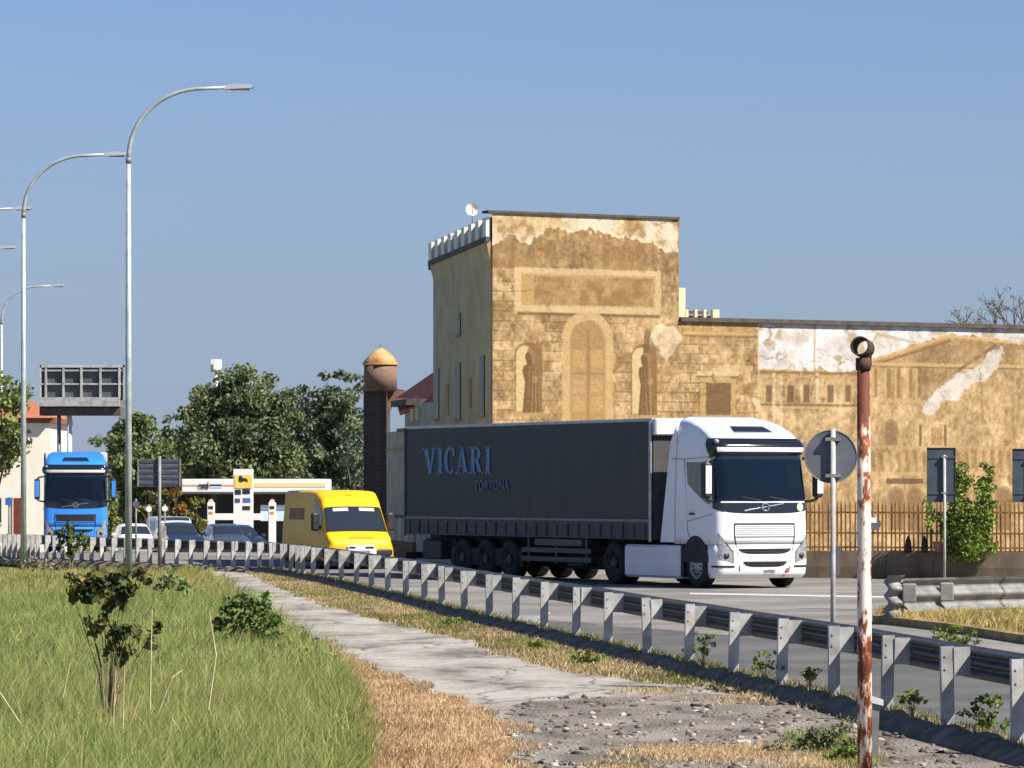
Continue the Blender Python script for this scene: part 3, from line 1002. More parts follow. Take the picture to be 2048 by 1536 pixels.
def make_trailer(t, side_m, lettering=True, Lg=13.6):
    W = 1.25
    xf = 0.0
    dk = MB()
    dk.box(-Lg, xf, -W + .01, W - .01, 1.10, 1.26)
    dk.build('deck', M_dark, t)
    bo = MB().box(-Lg + .02, xf - .02, -W + .04, W - .04, 1.262, 3.90).build('load_box', side_m if lettering else M_white, t)
    tp = MB().box(-Lg, xf, -W - .004, W + .004, 3.90, 3.985, .02).build('roof', M_alu, t)
    for sgn in (-1, 1):
        y = -sgn * W
        cu = MB()
        NX, NZ = 140, 12
        def cf(a, b):
            x = -Lg + .06 + (Lg - .14) * a
            z = 1.56 + (3.90 - 1.56) * b
            wv = .004 * math.sin(x * 5.3 + 1.6 * math.sin(x * 1.1)) * (.3 + .7 * (1 - b)) + .005 * math.sin(x * 1.05 + 1 + 2 * b) * math.sin(math.pi * b)
            return (x, y + sgn * .01 - sgn * (.016 + wv), z)
        cu.grid(cf if sgn > 0 else (lambda a, b: cf(1 - a, b)), NX, NZ)
        c_ = cu.build('side_curtain', side_m, t, True)
        if lettering:
            ba = MB()
            ba.grid((lambda a, b: (-Lg + .06 + (Lg - .14) * a, y - sgn * (.022 + .006 * math.sin(a * 60)), 1.10 + .43 * b)), 60, 3)
            bb = ba.build('curtain_skirt', M_curtb, t, True)
            sk = None
            for k in range(24):
                xx = -Lg + .35 + k * (Lg - .6) / 23
                if sk is None:
                    sk = MB().box(-.025, .025, -.008, .008, 1.14, 1.46).build('strap', M_strap, bb)
                    so2 = sk
                else:
                    so2 = share('strap', sk.data, bb)
                so2.location = (xx, y - sgn * .032, 0)
            MB().box(-Lg + .1, -.1, min(y - sgn * .02, y - sgn * .034), max(y - sgn * .02, y - sgn * .034), 1.52, 1.58).build('reflective_strip', mat('grey_strip', (.14, .14, .135), (.20, .2, .19), 5, .5), t)
        # corner posts
        MB().box(-.09, .012, min(y, y - sgn * .03), max(y, y - sgn * .03), 1.05, 3.92).build('corner_post', M_alu, t)
        MB().box(-Lg - .012, -Lg + .07, min(y, y - sgn * .03), max(y, y - sgn * .03), 1.05, 3.92).build('corner_post', M_alu if not lettering else M_curtb, t)
        if lettering and sgn > 0:
            # lettering reads left to right in the picture: towards +x on this (right) side
            yl = y - .0205
            H = .70
            zb = 2.70
            lt = MB()
            def poly(pts, x0):
                vs = [(x0 + a * wsc, yl, zb + b * H) for a, b in pts]
                vs2 = [(x0 + a * wsc, yl + .004, zb + b * H) for a, b in pts]
                n_ = len(vs)
                lt.add(vs + vs2, [tuple(range(n_))] + [(i, (i + 1) % n_, n_ + (i + 1) % n_, n_ + i) for i in range(n_)])
            wsc = .96
            x0 = -12.42
            def stem(x, a, w=.20):
                poly([(a, 0), (a + w, 0), (a + w, 1), (a, 1)], x)
                poly([(a - .08, 0), (a + w + .08, 0), (a + w + .08, .07), (a - .08, .07)], x)
                poly([(a - .08, .93), (a + w + .08, .93), (a + w + .08, 1), (a - .08, 1)], x)
            # V
            poly([(.02, 1), (.25, 1), (.47, .25), (.40, 0), (.33, 0)], x0)
            poly([(.60, 1), (.72, 1), (.47, 0), (.38, 0), (.42, .18)], x0)
            poly([(-.06, .93), (.33, .93), (.33, 1), (-.06, 1)], x0); poly([(.52, .93), (.80, .93), (.80, 1), (.52, 1)], x0)
            x0 += .80 * wsc
            stem(x0, .14); x0 += .46 * wsc
            # C
            def arcpoly(x, cxx, rx, ry, w, a0, a1, nn=12):
                for k in range(nn):
                    t0 = a0 + (a1 - a0) * k / nn; t1 = a0 + (a1 - a0) * (k + 1) / nn
                    w_ = w
                    poly([(cxx + rx * math.cos(t0), .5 + ry * math.sin(t0)), (cxx + (rx - w_) * math.cos(t0), .5 + (ry - .07) * math.sin(t0)),
                          (cxx + (rx - w_) * math.cos(t1), .5 + (ry - .07) * math.sin(t1)), (cxx + rx * math.cos(t1), .5 + ry * math.sin(t1))], x)
            arcpoly(x0, .40, .36, .5, .19, math.radians(48), math.radians(312), 16)
            poly([(.56, .66), (.68, .66), (.68, .98), (.60, .98)], x0)
            x0 += .74 * wsc
            # A
            poly([(.10, 0), (.20, 0), (.42, .95), (.34, 1)], x0)
            poly([(.30, 1), (.46, 1), (.74, 0), (.50, 0)], x0)
            poly([(.22, .26), (.55, .26), (.53, .34), (.24, .34)], x0)
            poly([(.0, 0), (.30, 0), (.30, .07), (.0, .07)], x0); poly([(.44, 0), (.84, 0), (.84, .07), (.44, .07)], x0)
            x0 += .84 * wsc
            # R
            stem(x0, .12)
            def ring2(k, nn=10):
                t0 = math.pi / 2 - math.pi * k / nn; t1 = math.pi / 2 - math.pi * (k + 1) / nn
                poly([(.34 + .34 * math.cos(t0), .74 + .26 * math.sin(t0)), (.34 + .16 * math.cos(t0), .74 + .19 * math.sin(t0)),
                      (.34 + .16 * math.cos(t1), .74 + .19 * math.sin(t1)), (.34 + .34 * math.cos(t1), .74 + .26 * math.sin(t1))], x0)
            for k in range(10): ring2(k)
            poly([(.36, .50), (.54, .50), (.78, 0), (.56, 0)], x0)
            poly([(.54, 0), (.86, 0), (.86, .07), (.54, .07)], x0)
            x0 += .90 * wsc
            stem(x0, .12)
            lt.build('lettering', M_blue_l, c_)
            fc = bpy.data.curves.new('town', 'FONT')
            fc.body = 'TORTONA'
            fc.size = .37
            fc.extrude = .0015
            fc.offset = .012
            to = bpy.data.objects.new('town', fc)
            COL.objects.link(to)
            bpy.context.view_layer.update()
            me = bpy.data.meshes.new_from_object(to.evaluated_get(bpy.context.evaluated_depsgraph_get()))
            bpy.data.objects.remove(to)
            me.materials.clear(); me.materials.append(M_blue_s)
            lo_ = bpy.data.objects.new('lettering', me)
            COL.objects.link(lo_)
            lo_.parent = c_
            lo_.location = (-9.40, yl, 2.27)
            lo_.rotation_euler = (math.pi / 2, 0, 0)
            lo_.scale = (1.10, 1, 1)
    # front wall, underfloor
    MB().box(-.02, .03, -W + .03, W - .03, 1.1, 3.92).build('front_wall', M_curtb if lettering else M_whited, t)
    MB().box(-.06, .16, -W + .02, W - .02, 3.58, 3.98, .03).build('wind_deflector', M_whited, t)
    un = MB()  # frame plus solid boxes added to keep sunlight from showing under the trailer
    un.box(-Lg, -.6, -.5, .5, .78, 1.10)
    un.box(-Lg + 2.6, -Lg + 6.8, -.9, .9, .55, .78)
    un.box(-11.0, -6.9, -1.15, 1.0, .34, .78)
    un.box(-6.7, -3.2, -.2, 1.2, .30, 1.05)
    un.box(-13.0, -11.2, -.9, 1.15, .45, 1.0)
    un.build('underframe_and_sun_blocks', M_dark, t)
    for sgn in (-1, 1):
        y = -sgn * 1.22
        for xx in (-10.28, -8.93, -7.58):
            wheel(t, xx, y, .51, .38, -sgn, M_rimd, True)
        gd = MB()
        for z in (.50, .72):
            gd.box(-6.8, -3.1, min(y, y + sgn * .03), max(y, y + sgn * .03), z, z + .12)
        for xx in (-6.5, -5, -3.4):
            gd.box(xx - .04, xx + .04, min(y + sgn * .03, y + sgn * .08), max(y + sgn * .03, y + sgn * .08), .45, 1.1)
        gd.build('side_guard', mat('guard_grey', (.035, .036, .038), (.05, .05, .05), 4, .5), t)
        MB().box(-6.1, -3.6, min(y, y + sgn * .5), max(y, y + sgn * .5), .90, 1.06).build('pallet_rack', mat('rack_grey', (.10, .10, .10), (.07, .07, .07), 4, .6), t)
        MB().box(-4.4, -3.5, min(y, y + sgn * .4), max(y, y + sgn * .4), .40, .48, .03).build('landing_foot', M_dark, t)
        MB().box(-12.7, -11.6, min(y + sgn * .05, y + sgn * .5), max(y + sgn * .05, y + sgn * .5), .45, .95, .03).build('tool_box', mat('box_dark', (.03, .033, .038), None, rough=.6), t)
        MB().box(-3.0, -2.85, min(y + sgn * .4, y + sgn * .5), max(y + sgn * .4, y + sgn * .5), .25, 1.0).build('landing_leg', M_dark, t)
    MB().box(-Lg - .02, -Lg + .1, -W, W, .45, .62).build('rear_bumper', M_dark, t)

tr_loc = (3.31 - .0, 92.5)
ry_ = math.radians(-63)
uv = Vector((math.cos(ry_), math.sin(ry_))); lv = Vector((-math.sin(ry_), math.cos(ry_)))
org = Vector(tr_loc) + lv * 1.25
truck = thing('articulated_truck', 'white tractor unit pulling a dark grey curtain-sided trailer with blue lettering', 'truck', (org.x, org.y, 0), ry_)
cabw = make_cab(truck, M_white)
for ch in truck.children:
    if ch.name.startswith(('chassis', 'mud_guard', 'side_skirt')) or (ch.name.startswith('wheel') and ch.location.x < 0):
        continue
    ch.location.x += .30
make_trailer(truck, M_curt, True)

# blue truck, coming head-on
d_b = 154
rb = math.radians(-90 + 6)
bt = thing('articulated_truck', 'bright blue truck with white box trailer coming head-on at the left', 'truck', (PX(141, d_b) - .1, d_b + 2.8, zt(d_b) + .0), rb)
make_cab(bt, M_blue, blue=True)
make_trailer(bt, M_white, False)

# ------------------------------------------------------------------ van and cars: lofts along x (front at x = 0, body runs to -x)
class Body:
    def __init__(s, st):
        s.st = np.array(st)      # x, zb, zt, hw_bottom, hw_top, r
    def pt(s, x, q, off=0.0):
        A = s.st
        # stations run from x=0 backwards
        xs = -A[:, 0]
        zb, zt_, hb, ht, r = (np.interp(-x, xs, A[:, k]) for k in range(1, 6))
        r = min(r, (zt_ - zb) * .45)
        def side(sgn, f):
            z = zb + (zt_ - r - zb) * f
            zz = (z - zb) / max(zt_ - zb, .01)
            y = hb + (ht - hb) * zz ** 1.6 + .03 * math.sin(math.pi * min(1, zz * 1.4))
            return sgn * (y + off), z
        if q <= 1:
            y, z = side(-1, q)
        elif q <= 2:
            a = (q - 1) * math.pi / 2
            y1, z1 = side(-1, 1)
            y = y1 + (r) - (r + 0) * math.cos(a); z = zt_ - r + (r + off) * math.sin(a)
        elif q <= 3:
            y1, _ = side(-1, 1); y2, _ = side(1, 1)
            y1 += r; y2 -= r
            f = q - 2
            y = y1 + (y2 - y1) * f; z = zt_ + off + .02 * math.sin(math.pi * f)
        elif q <= 4:
            a = (q - 3) * math.pi / 2
            y2, z1 = side(1, 1)
            y = y2 - r + r * math.sin(a); z = zt_ - r + (r + off) * math.cos(a)
        else:
            y, z = side(1, 5 - q)
        return (x + (off if x > -1.2 else 0), y, z)
    def shell(s, nx=40):
        m = MB()
        xs = sorted(set(list(np.linspace(s.st[-1][0], 0, nx)) + [float(a) for a in s.st[:, 0]]), reverse=True)
        qs = [0, .12, .25, .4, .55, .7, .85, 1, 1.25, 1.5, 1.75, 2, 2.2, 2.4, 2.6, 2.8, 3, 3.25, 3.5, 3.75, 4, 4.15, 4.3, 4.45, 4.6, 4.75, 4.88, 5]
        vs = [s.pt(x, q) for x in xs for q in qs]
        w = len(qs)
        fs = [(j * w + i, j * w + i + 1, (j + 1) * w + i + 1, (j + 1) * w + i) for j in range(len(xs) - 1) for i in range(w - 1)]
        fs += [tuple(range(w - 1, -1, -1)), tuple(range(len(vs) - w, len(vs)))]
        fs += [(j * w, (j + 1) * w, (j + 1) * w + w - 1, j * w + w - 1) for j in range(len(xs) - 1)]
        return m.add(vs, fs)
    def patch(s, x0, x1, q0, q1, off, na=8, nb=10):
        m = MB()
        m.grid(lambda a, b: s.pt(x0 + (x1 - x0) * a, q0 + (q1 - q0) * b, off), na, nb)
        m.grid(lambda a, b: s.pt(x0 + (x1 - x0) * a, q0, off * b - .003 * (1 - b)), na, 1)
        m.grid(lambda a, b: s.pt(x0 + (x1 - x0) * a, q1, off * b - .003 * (1 - b)), na, 1)
        return m

def small_wheels(t, xs, hw, r):
    for x in xs:
        for sgn in (-1, 1):
            wheel(t, x, -sgn * (hw + .01), r, .2, -sgn, M_rimd)

# yellow delivery van
dv = 112
rv = math.radians(-90 + 17)
van = thing('delivery_van', 'yellow high-roof delivery van with dark windscreen behind the guardrail', 'van', (PX(722, dv), dv, 0), rv)
vb = Body([(0, .45, .70, .82, .74, .08), (-.06, .32, .84, .94, .86, .10), (-.20, .27, .95, 1.0, .92, .10), (-.42, .25, 1.06, 1.02, .92, .12), (-.98, .25, 1.76, 1.02, .86, .16),
           (-1.28, .25, 2.06, 1.02, .86, .18), (-1.7, .25, 2.23, 1.02, .90, .16), (-2.3, .25, 2.26, 1.02, .93, .14), (-5.3, .25, 2.26, 1.02, .93, .14), (-5.4, .3, 2.2, .98, .9, .14)])
vo = vb.shell(60).build('body', M_yel, van, True)
vb.patch(-.43, -1.00, 1.55, 3.45, .008, 10, 16).build('windscreen', M_glass, vo, True)
for q0 in (2.1, 2.62):
    vb.patch(-.89, -.96, q0, q0 + .3, .014, 2, 4).build('sun_shade', M_whited, vo, True)
for sgn, q in ((-1, (.56, .97)), (1, (4.03, 4.44))):
    vb.patch(-.95, -1.75, *q, .008, 6, 6).build('side_window', M_glass, vo, True)
    y = -1.12 if sgn < 0 else 1.12
    mo = MB().box(-1.02, -.86, y - .12, y + .12, 1.10, 1.62, .05).build('mirror', M_black, van)
    MB().box(-1.0, -.92, min(y, y - sgn * .2), max(y, y - sgn * .2), 1.16, 1.26).build('mirror_arm', M_black, mo)
    # headlights
    yh = .78 * sgn
    hl = MB()
    hl.grid(lambda a, b: (-.05 - .34 * a ** 1.3 * 1.0 + .0, sgn * (.52 + .44 * a), .66 + .10 * a + .20 * b * (.5 + .5 * a)), 8, 4)
    hl.build('headlight', M_headl, van, True)
    lw = MB()
    lw.box(-.30, .03, min(.42 * sgn, .95 * sgn), max(.42 * sgn, .95 * sgn), .34, .62, .08)
    lw.build('bumper_corner', M_black, van)
bp_ = MB().box(-.2, .06, -.44, .44, .34, .70, .05).build('bumper', M_whited, van)
MB().box(.058, .07, -.26, .26, .44, .54).build('number_plate', M_plate, bp_)
MB().box(.058, .066, -.36, -.18, .60, .66).build('fog_slot', M_black, bp_)
MB().box(.058, .066, .12, .36, .60, .66).build('fog_slot', M_black, bp_)
MB().box(-.3, .05, -.9, .9, .20, .34, .03).build('lower_lip', M_black, van)
vb.patch(-.10, -.15, 2.3, 2.75, .008, 2, 6).build('bonnet_lettering', M_orange, vo, True)
vb.patch(-1.36, -1.42, 2.44, 2.54, .008, 2, 3).build('roof_badge', M_orange, vo, True)
vb.patch(-2.8, -4.6, .62, .80, .008, 10, 4).build('side_lettering', mat('faded_print', (.22, .07, .02), (.30, .13, .02), 5, .6), vo, True)
MB().box(-5.3, -.5, -.98, .98, .18, .3).build('underbody', M_dark, van)
small_wheels(van, (-.92, -4.5), 1.02, .34)

def car(name, x, d, rot, label, paint, st=None, far_detail=True, cat='car'):
    t = thing(name, label, cat, (PX(x, d), d, zt(d)), math.radians(-90 + rot))
    b = Body(st or [(0, .35, .62, .72, .66, .06), (-.1, .22, .74, .84, .74, .08), (-.5, .2, .88, .88, .76, .1), (-1.15, .2, .98, .89, .70, .1), (-1.75, .2, 1.36, .89, .58, .14),
                    (-2.2, .2, 1.46, .89, .56, .14), (-3.2, .2, 1.44, .89, .56, .14), (-3.9, .22, 1.2, .88, .58, .14), (-4.1, .3, .9, .82, .6, .1)])
    bo = b.shell(40).build('body', paint, t, True)
    b.patch(-1.18, -1.72, 1.75, 3.25, .008, 8, 12).build('windscreen', M_glass, bo, True)
    for q in ((.66, .97), (4.03, 4.34)):
        b.patch(-1.75, -3.5, *q, .008, 8, 5).build('side_window', M_glass, bo, True)
    for s in (-1, 1):
        MB().grid(lambda a, bb: (-.02 - .25 * a, s * (.50 + .30 * a), .60 + .13 * bb), 4, 2).build('headlight', M_headl, t, True)
        MB().box(-1.5, -1.32, min(s * .9, s * 1.06), max(s * .9, s * 1.06), .92, 1.06, .03).build('mirror', paint, t)
    MB().box(-.05, .02, -.45, .45, .34, .46, .02).build('grille', M_black, t)
    MB().box(.012, .03, -.26, .26, .47, .57).build('number_plate', M_plate, t)
    small_wheels(t, (-.8, -3.35), .86, .31)
    return t
car('car', 278, 172, 12, 'small white hatchback between the main lamp post and the grey sign post', M_white)
car('car', 376, 165, 16, 'dark navy car in the middle of the queue of cars', M_navy)
car('car', 466, 172, 14, 'steel blue car right of the dark navy car', M_silver)
car('car', 503, 178, 20, 'dark car partly behind the steel blue car, nearest the yellow van', M_navy)
car('van', 357, 192, 14, 'white van of which only the roof shows above the navy car', M_white,
    [(0, .4, .8, .8, .7, .08), (-.2, .3, 1.1, .95, .85, .1), (-.7, .25, 1.3, .98, .85, .1), (-1.2, .25, 1.85, .98, .8, .14), (-1.8, .25, 2.02, .98, .86, .14), (-4.6, .25, 2.02, .98, .86, .14), (-4.7, .3, 1.9, .95, .8, .14)], cat='van')
car('car', 268, 205, 10, 'white car half hidden right behind the small white hatchback', M_white)

# ------------------------------------------------------------------ painted palace: wall coordinates u (along the facade), v (height)
A0 = np.array([PX(985, 112), 112.0]); EW = np.array([.891, .454]); NWALL = np.array([.454, -.891])
def wu(x):
    k = (x - 1024.0) / F
    return (k * A0[1] - A0[0]) / (EW[0] - k * EW[1])
def wv(x, y):
    return HC - (y - HZ) / F * (A0[1] + wu(x) * EW[1])
def WP(u, v, o=0.0):
    q = A0 + EW * u + NWALL * o
    return (q[0], q[1], v)
V_T, V_W = 10.24, 7.24
U_T, U_E = wu(1358), 21.0

def paint_facade(u, v):
    """fresco colours (display-referred, turned to linear below); u, v arrays"""
    # design coordinates: drawing units of the mural (1 unit = 1/70 m)
    A = lambda r, g, b: np.array([r, g, b], float)
    n1 = fbm(u * 1.1 + 9, v * 1.1 + 9, 21)[..., None]
    n2 = fbm(u * 4 + 3, v * 4 + 7, 31)[..., None]
    n3 = fbm(u * 11 + 3, v * 9 + 7, 41, 3)[..., None]
    c = A(194, 158, 108) + (n1 - .5) * A(64, 60, 50) + (n2 - .5) * A(84, 80, 68) + (n3 - .5) * A(90, 86, 72)
    low = (v[..., None] < 0)
    def put(mask, col, k=1.0):
        nonlocal c
        m = np.clip(mask, 0, 1)[..., None] * k
        c = c * (1 - m) + np.asarray(col, float) * m
    def rect(x0, x1, y0, y1, soft=.03, wob=0.05):
        u0, u1 = wu(x0), wu(x1); xm = (x0 + x1) / 2
        v1, v0 = wv(xm, y0), wv(xm, y1)
        w = (n3[..., 0] - .5) * wob
        s = soft
        return np.clip(np.minimum(np.minimum(u - u0, u1 - u), np.minimum(v - v0, v1 - v)) / s + .5 + w / s, 0, 1)
    def arch(x0, x1, y0, y1, soft=.03):
        """round headed opening: y0 top, y1 bottom"""
        u0, u1 = wu(x0), wu(x1); xm = (x0 + x1) / 2
        r = (u1 - u0) / 2; uc = (u0 + u1) / 2
        vt, vb = wv(xm, y0), wv(xm, y1)
        vs = vt - r
        body = np.minimum(np.minimum(u - u0, u1 - u), np.minimum(v - vb, vs - v + .01))
        cap = np.where(v >= vs, r - np.hypot(u - uc, v - vs), -9)
        return np.clip(np.maximum(body, cap) / soft + .5 + (n3[..., 0] - .5), 0, 1)
    dark, light, cream = A(132, 98, 58), A(238, 208, 154), A(240, 212, 158)
    tower_l = (u < wu(1517)) & (v < wv(1440, 668))
    tower = ((u < U_T) & (v > wv(1440, 668))) | tower_l
    # rusticated blocks
    bh = .285
    row = np.floor(v / bh); fv = v / bh - row
    bw = .62
    fu = (u / bw + .5 * (row % 2)) % 1.0
    blk = vnoise(np.floor(u / bw + .5 * (row % 2)) * 7.3 + 2, row * 3.1 + 5, 77)
    line = np.maximum(np.clip(1 - np.abs(fv - .06) / .11, 0, 1), np.clip(1 - np.abs(fu - .03) / .06, 0, 1) * .8)
    gate = np.clip((fbm(u * .9 + 3, v * .9 + 1, 91)) * 2.6 - .75, 0, 1)
    zone = (v < wv(1100, 560)) & tower
    c += np.where(zone, (blk - .5) * 44, 0)[..., None]
    put(line * gate * zone, dark, .85)
    put(np.clip(1 - np.abs(fv - .25) / .10, 0, 1) * gate * zone, light, .35)
    # upper frieze rubbed dark, pale peeled crown
    put(((v > wv(1150, 540)) & (u < U_T)).astype(float) * np.clip(n1[..., 0] * 2 - .5, 0, 1), A(158, 118, 68), .55)
    fr = np.clip(np.abs(np.sin(u * 5.2 + 2 * n1[..., 0])) * 2 - 1.2, 0, 1) * (v > wv(1150, 540)) * (v < wv(1150, 480)) * (u < U_T)
    put(fr, dark, .45)
    xs_ = [985, 1020, 1060, 1085, 1120, 1180, 1230, 1290, 1330, 1360]
    ys_ = [484, 474, 481, 470, 463, 466, 470, 482, 498, 502]
    bu = np.interp(u, [wu(x) for x in xs_], [wv(x, y) for x, y in zip(xs_, ys_)])
    up = (u < U_T) * np.clip((v - bu + (n3[..., 0] - .5) * .22 + (fbm(u * 1.9 + 5, v * 1.9, 23) - .5) * .55) / .04, 0, 1)
    put(up, A(228, 196, 142) + 0 * c, 1)
    c += (up[..., None]) * ((n2 - .5) * A(110, 105, 95) + (n1 - .5) * A(60, 70, 90) + (n3 - .5) * 50)
    put(up * np.clip(1 - (v - bu) / .22, 0, 1), A(250, 236, 200), .85)
    put(up * np.clip((.46 - n2[..., 0]) * 9, 0, 1), A(184, 146, 98), .75)
    put(up * np.clip((n1[..., 0] - .54) * 12, 0, 1), A(250, 238, 212), .8)
    # framed panel
    put(rect(1030, 1322, 538, 627), light, .85)
    put(rect(1043, 1310, 550, 613), A(206, 166, 106), .9)
    put(rect(1068, 1306, 555, 611) * np.clip(n2[..., 0] * 2.2 - .5, 0, 1), A(160, 120, 70), .8)
    put(rect(1035, 1320, 627, 633), dark, .8)
    put(rect(1030, 1330, 520, 538) * np.clip(n1[..., 0] * 2 - .4, 0, 1), A(196, 156, 98), .6)
    # central arched doorway
    put(arch(1124, 1226, 622, 850), A(226, 190, 128), .9)
    put(arch(1140, 1211, 640, 850), A(198, 158, 100), .95)
    put(arch(1143, 1208, 644, 738), A(186, 146, 92), .7)
    for (a, b_, y0, y1) in ((1146, 1170, 700, 735), (1182, 1206, 700, 735), (1146, 1170, 760, 785), (1182, 1206, 760, 785), (1146, 1170, 792, 822), (1182, 1206, 792, 822)):
        put(rect(a, b_, y0, y1), A(214, 174, 112), .8)
    put(rect(1174, 1179, 660, 840), A(168, 128, 76), .7)
    put(rect(1142, 1210, 745, 750), A(170, 130, 78), .7)
    put(rect(1112, 1238, 846, 870), A(226, 190, 128), .6)
    # niches with a painted robed figure each
    for (x0, x1, y0, y1, mir) in ((1030, 1084, 684, 825, 1), (1262, 1314, 688, 830, 1)):
        put(arch(x0, x1, y0, y1), A(150, 112, 66), .95)
        put(arch(x0 + 2, x0 + 38, y0 + 7, y1 - 2), A(240, 212, 152), .95)
        put(arch(x0 + 24, x1 - 3, y0 + 5, y1 - 2), A(160, 120, 70), .85)
        um = wu((x0 + x1) / 2 + 4)
        vb_ = wv(x0, y1); vt_ = wv(x0, y0 + 20)
        hh = (v - vb_) / (vt_ - vb_)
        wid = np.interp(hh, [0, .08, .5, .68, .78, .80, .84, .93, .98, 1.0], [.26, .25, .20, .25, .20, .07, .10, .11, .07, .0])
        off = np.interp(hh, [0, .5, .8, 1], [0, .02, -.03, -.09])
        fig = np.clip((wid - np.abs(u - um - off)) / .03 + .5, 0, 1) * (hh > 0) * (hh < 1)
        folds = .5 + .5 * np.sin((u - um) * 46 + hh * 5 * np.sin(u * 9))
        put(fig, A(128, 92, 52), .95)
        put(fig * folds * (hh < .78) * np.clip((u - um + .18) / .3, 0, 1), A(196, 154, 94), .75)
        put(fig * (hh > .5) * (hh < .6) * np.clip((u - um) * 6, 0, 1), A(206, 164, 104), .7)
        put(fig * (hh > .82) * np.clip((u - um + off) * 9, 0, 1), A(180, 140, 84), .6)
        put(rect(x0 - 4, x1 + 4, y1, y1 + 7), A(205, 166, 106), .8)
    # painted window on the low wall
    put(rect(1365, 1517, 640, 664), A(206, 166, 102), .55)
    for x in (1385, 1420, 1455, 1490):
        put(rect(x, x + 3, 645, 664), A(170, 130, 76), .6)
    put(rect(1365, 1517, 664, 671), A(226, 188, 122), .8)
    put(rect(1365, 1517, 671, 675), dark, .6)
    tri = np.clip((wv(1435, 735) - v + np.maximum(0, .35 - np.abs(u - wu(1436)) * .45)) * 12, 0, 1)
    put(rect(1393, 1478, 742, 752), light, .9); put(rect(1393, 1478, 752, 756), dark, .7)
    put(arch(1416, 1460, 733, 744), light, .6)
    put(rect(1400, 1472, 757, 850), A(216, 176, 114), .85)
    put(rect(1412, 1462, 766, 830), A(128, 98, 62), .92)
    put(rect(1434, 1438, 766, 830), A(140, 108, 70), .5)
    # the painted town on the long wall
    R = u > wu(1517)
    n4 = fbm(u * 2.2 + 30, v * .8 + 10, 55)[..., None]
    c = np.where(R[..., None], A(206, 172, 122) + (n1 - .5) * A(56, 52, 44) + (n4 - .5) * A(84, 78, 66) + (n2 - .5) * A(70, 66, 58) + (n3 - .5) * 70, c)
    streak = fbm(u * 7 + 3, v * .5 + 2, 66)
    put(R * np.clip(streak * 3 - 1.75, 0, 1), A(228, 190, 128), .75)
    put(R * np.clip(fbm(u * 5 + 13, v * 1.2 + 2, 68) * 3 - 1.8, 0, 1), A(150, 112, 66), .6)
    def polyline(x):
        return np.interp(x, [0], [0])
    # temple roof silhouette; all plaster above it is bare and white
    rl_u = [wu(x) for x in (1517, 1720, 1724, 1790, 1900, 1960, 2048, 2200)]
    rl_v = [wv(x, y) for x, y in ((1517, 742), (1720, 742), (1726, 722), (1790, 704), (1900, 668), (1960, 676), (2048, 684), (2200, 700))]
    rl = np.interp(u, rl_u, rl_v)
    fall = np.clip((v - rl + (n3[..., 0] - .5) * .14 + (fbm(u * 2.1 + 15, v * 2.1, 24) - .5) * np.where(u < wu(1725), .4, .22)) / .04, 0, 1) * R
    wht = A(246, 240, 234)
    put(fall, wht, 1.0)
    c += fall[..., None] * ((n2 - .5) * A(70, 82, 92) + (n1 - .5) * A(40, 46, 52))
    put(fall * np.clip((fbm(u * 2.4 + 70, v * 2.4 + 3, 17) - .62) * 9, 0, 1), A(190, 164, 124), .7)
    put(fall * np.clip((fbm(u * 1.6 + 30, v * 1.6 + 3, 18) - .56) * 6, 0, 1) * (u < wu(1880)), A(218, 196, 166), .45)
    put(rect(1628, 1631, 650, 745), A(196, 160, 104), .7)
    # second gable ghosted in the bare plaster
    def seg(x0, y0, x1, y1, w):
        a = np.array([wu(x0), wv(x0, y0)]); b_ = np.array([wu(x1), wv(x1, y1)])
        ab = b_ - a
        t_ = np.clip(((u - a[0]) * ab[0] + (v - a[1]) * ab[1]) / ab.dot(ab), 0, 1)
        dd_ = np.hypot(u - a[0] - t_ * ab[0], v - a[1] - t_ * ab[1])
        return np.clip((w - dd_) / .025 + .5 + (n3[..., 0] - .5), 0, 1)
    put(seg(1755, 668, 1850, 690, .05), A(206, 184, 156), .7)
    put(seg(1755, 668, 1735, 705, .05), A(206, 184, 156), .6)
    # temple front
    put(seg(1730, 726, 1900, 672, .045), A(222, 184, 122), .9)
    put(seg(1740, 732, 1900, 682, .035), A(140, 104, 62), .8)
    put(seg(1900, 672, 2080, 690, .045), A(226, 190, 130), .9)
    put(((u > wu(1745)) & (v < rl - .1) & (v > wv(1900, 728))).astype(float) * np.clip(n1[..., 0] + .1, 0, 1), A(158, 120, 74), .65)
    put(rect(1735, 2060, 727, 734), A(226, 188, 126), .8)
    put(rect(1735, 2060, 734, 737), dark, .6)
    for k, x in enumerate((1742, 1768, 1788, 1812, 1830)):
        put(rect(x, x + 6, 737, 800), A(222, 184, 122), .8)
        put(rect(x + 6, x + 13, 737, 795), A(150, 112, 68), .6)
    put(rect(1735, 1860, 800, 806), A(226, 188, 126), .6)
    # house row left
    put(rect(1519, 1725, 743, 749), A(150, 112, 66), .8)
    put(rect(1519, 1725, 752, 756), A(222, 184, 122), .6)
    for x in (1532, 1575, 1607, 1655, 1690):
        put(rect(x, x + 12, 770, 804), A(118, 88, 58), .75)
        put(rect(x - 5, x - 1, 764, 810), A(222, 186, 126), .6)
        put(arch(x - 3, x + 15, 758, 770), A(224, 188, 128), .5)
    put(rect(1519, 1725, 808, 813), A(140, 104, 60), .75)
    put(rect(1519, 1725, 813, 818), A(230, 194, 132), .6)
    for x in (1545, 1560, 1600, 1632, 1678):
        put(rect(x, x + 6, 745, 860) * np.clip(n2[..., 0] * 3 - .9, 0, 1), A(244, 222, 180), .8)
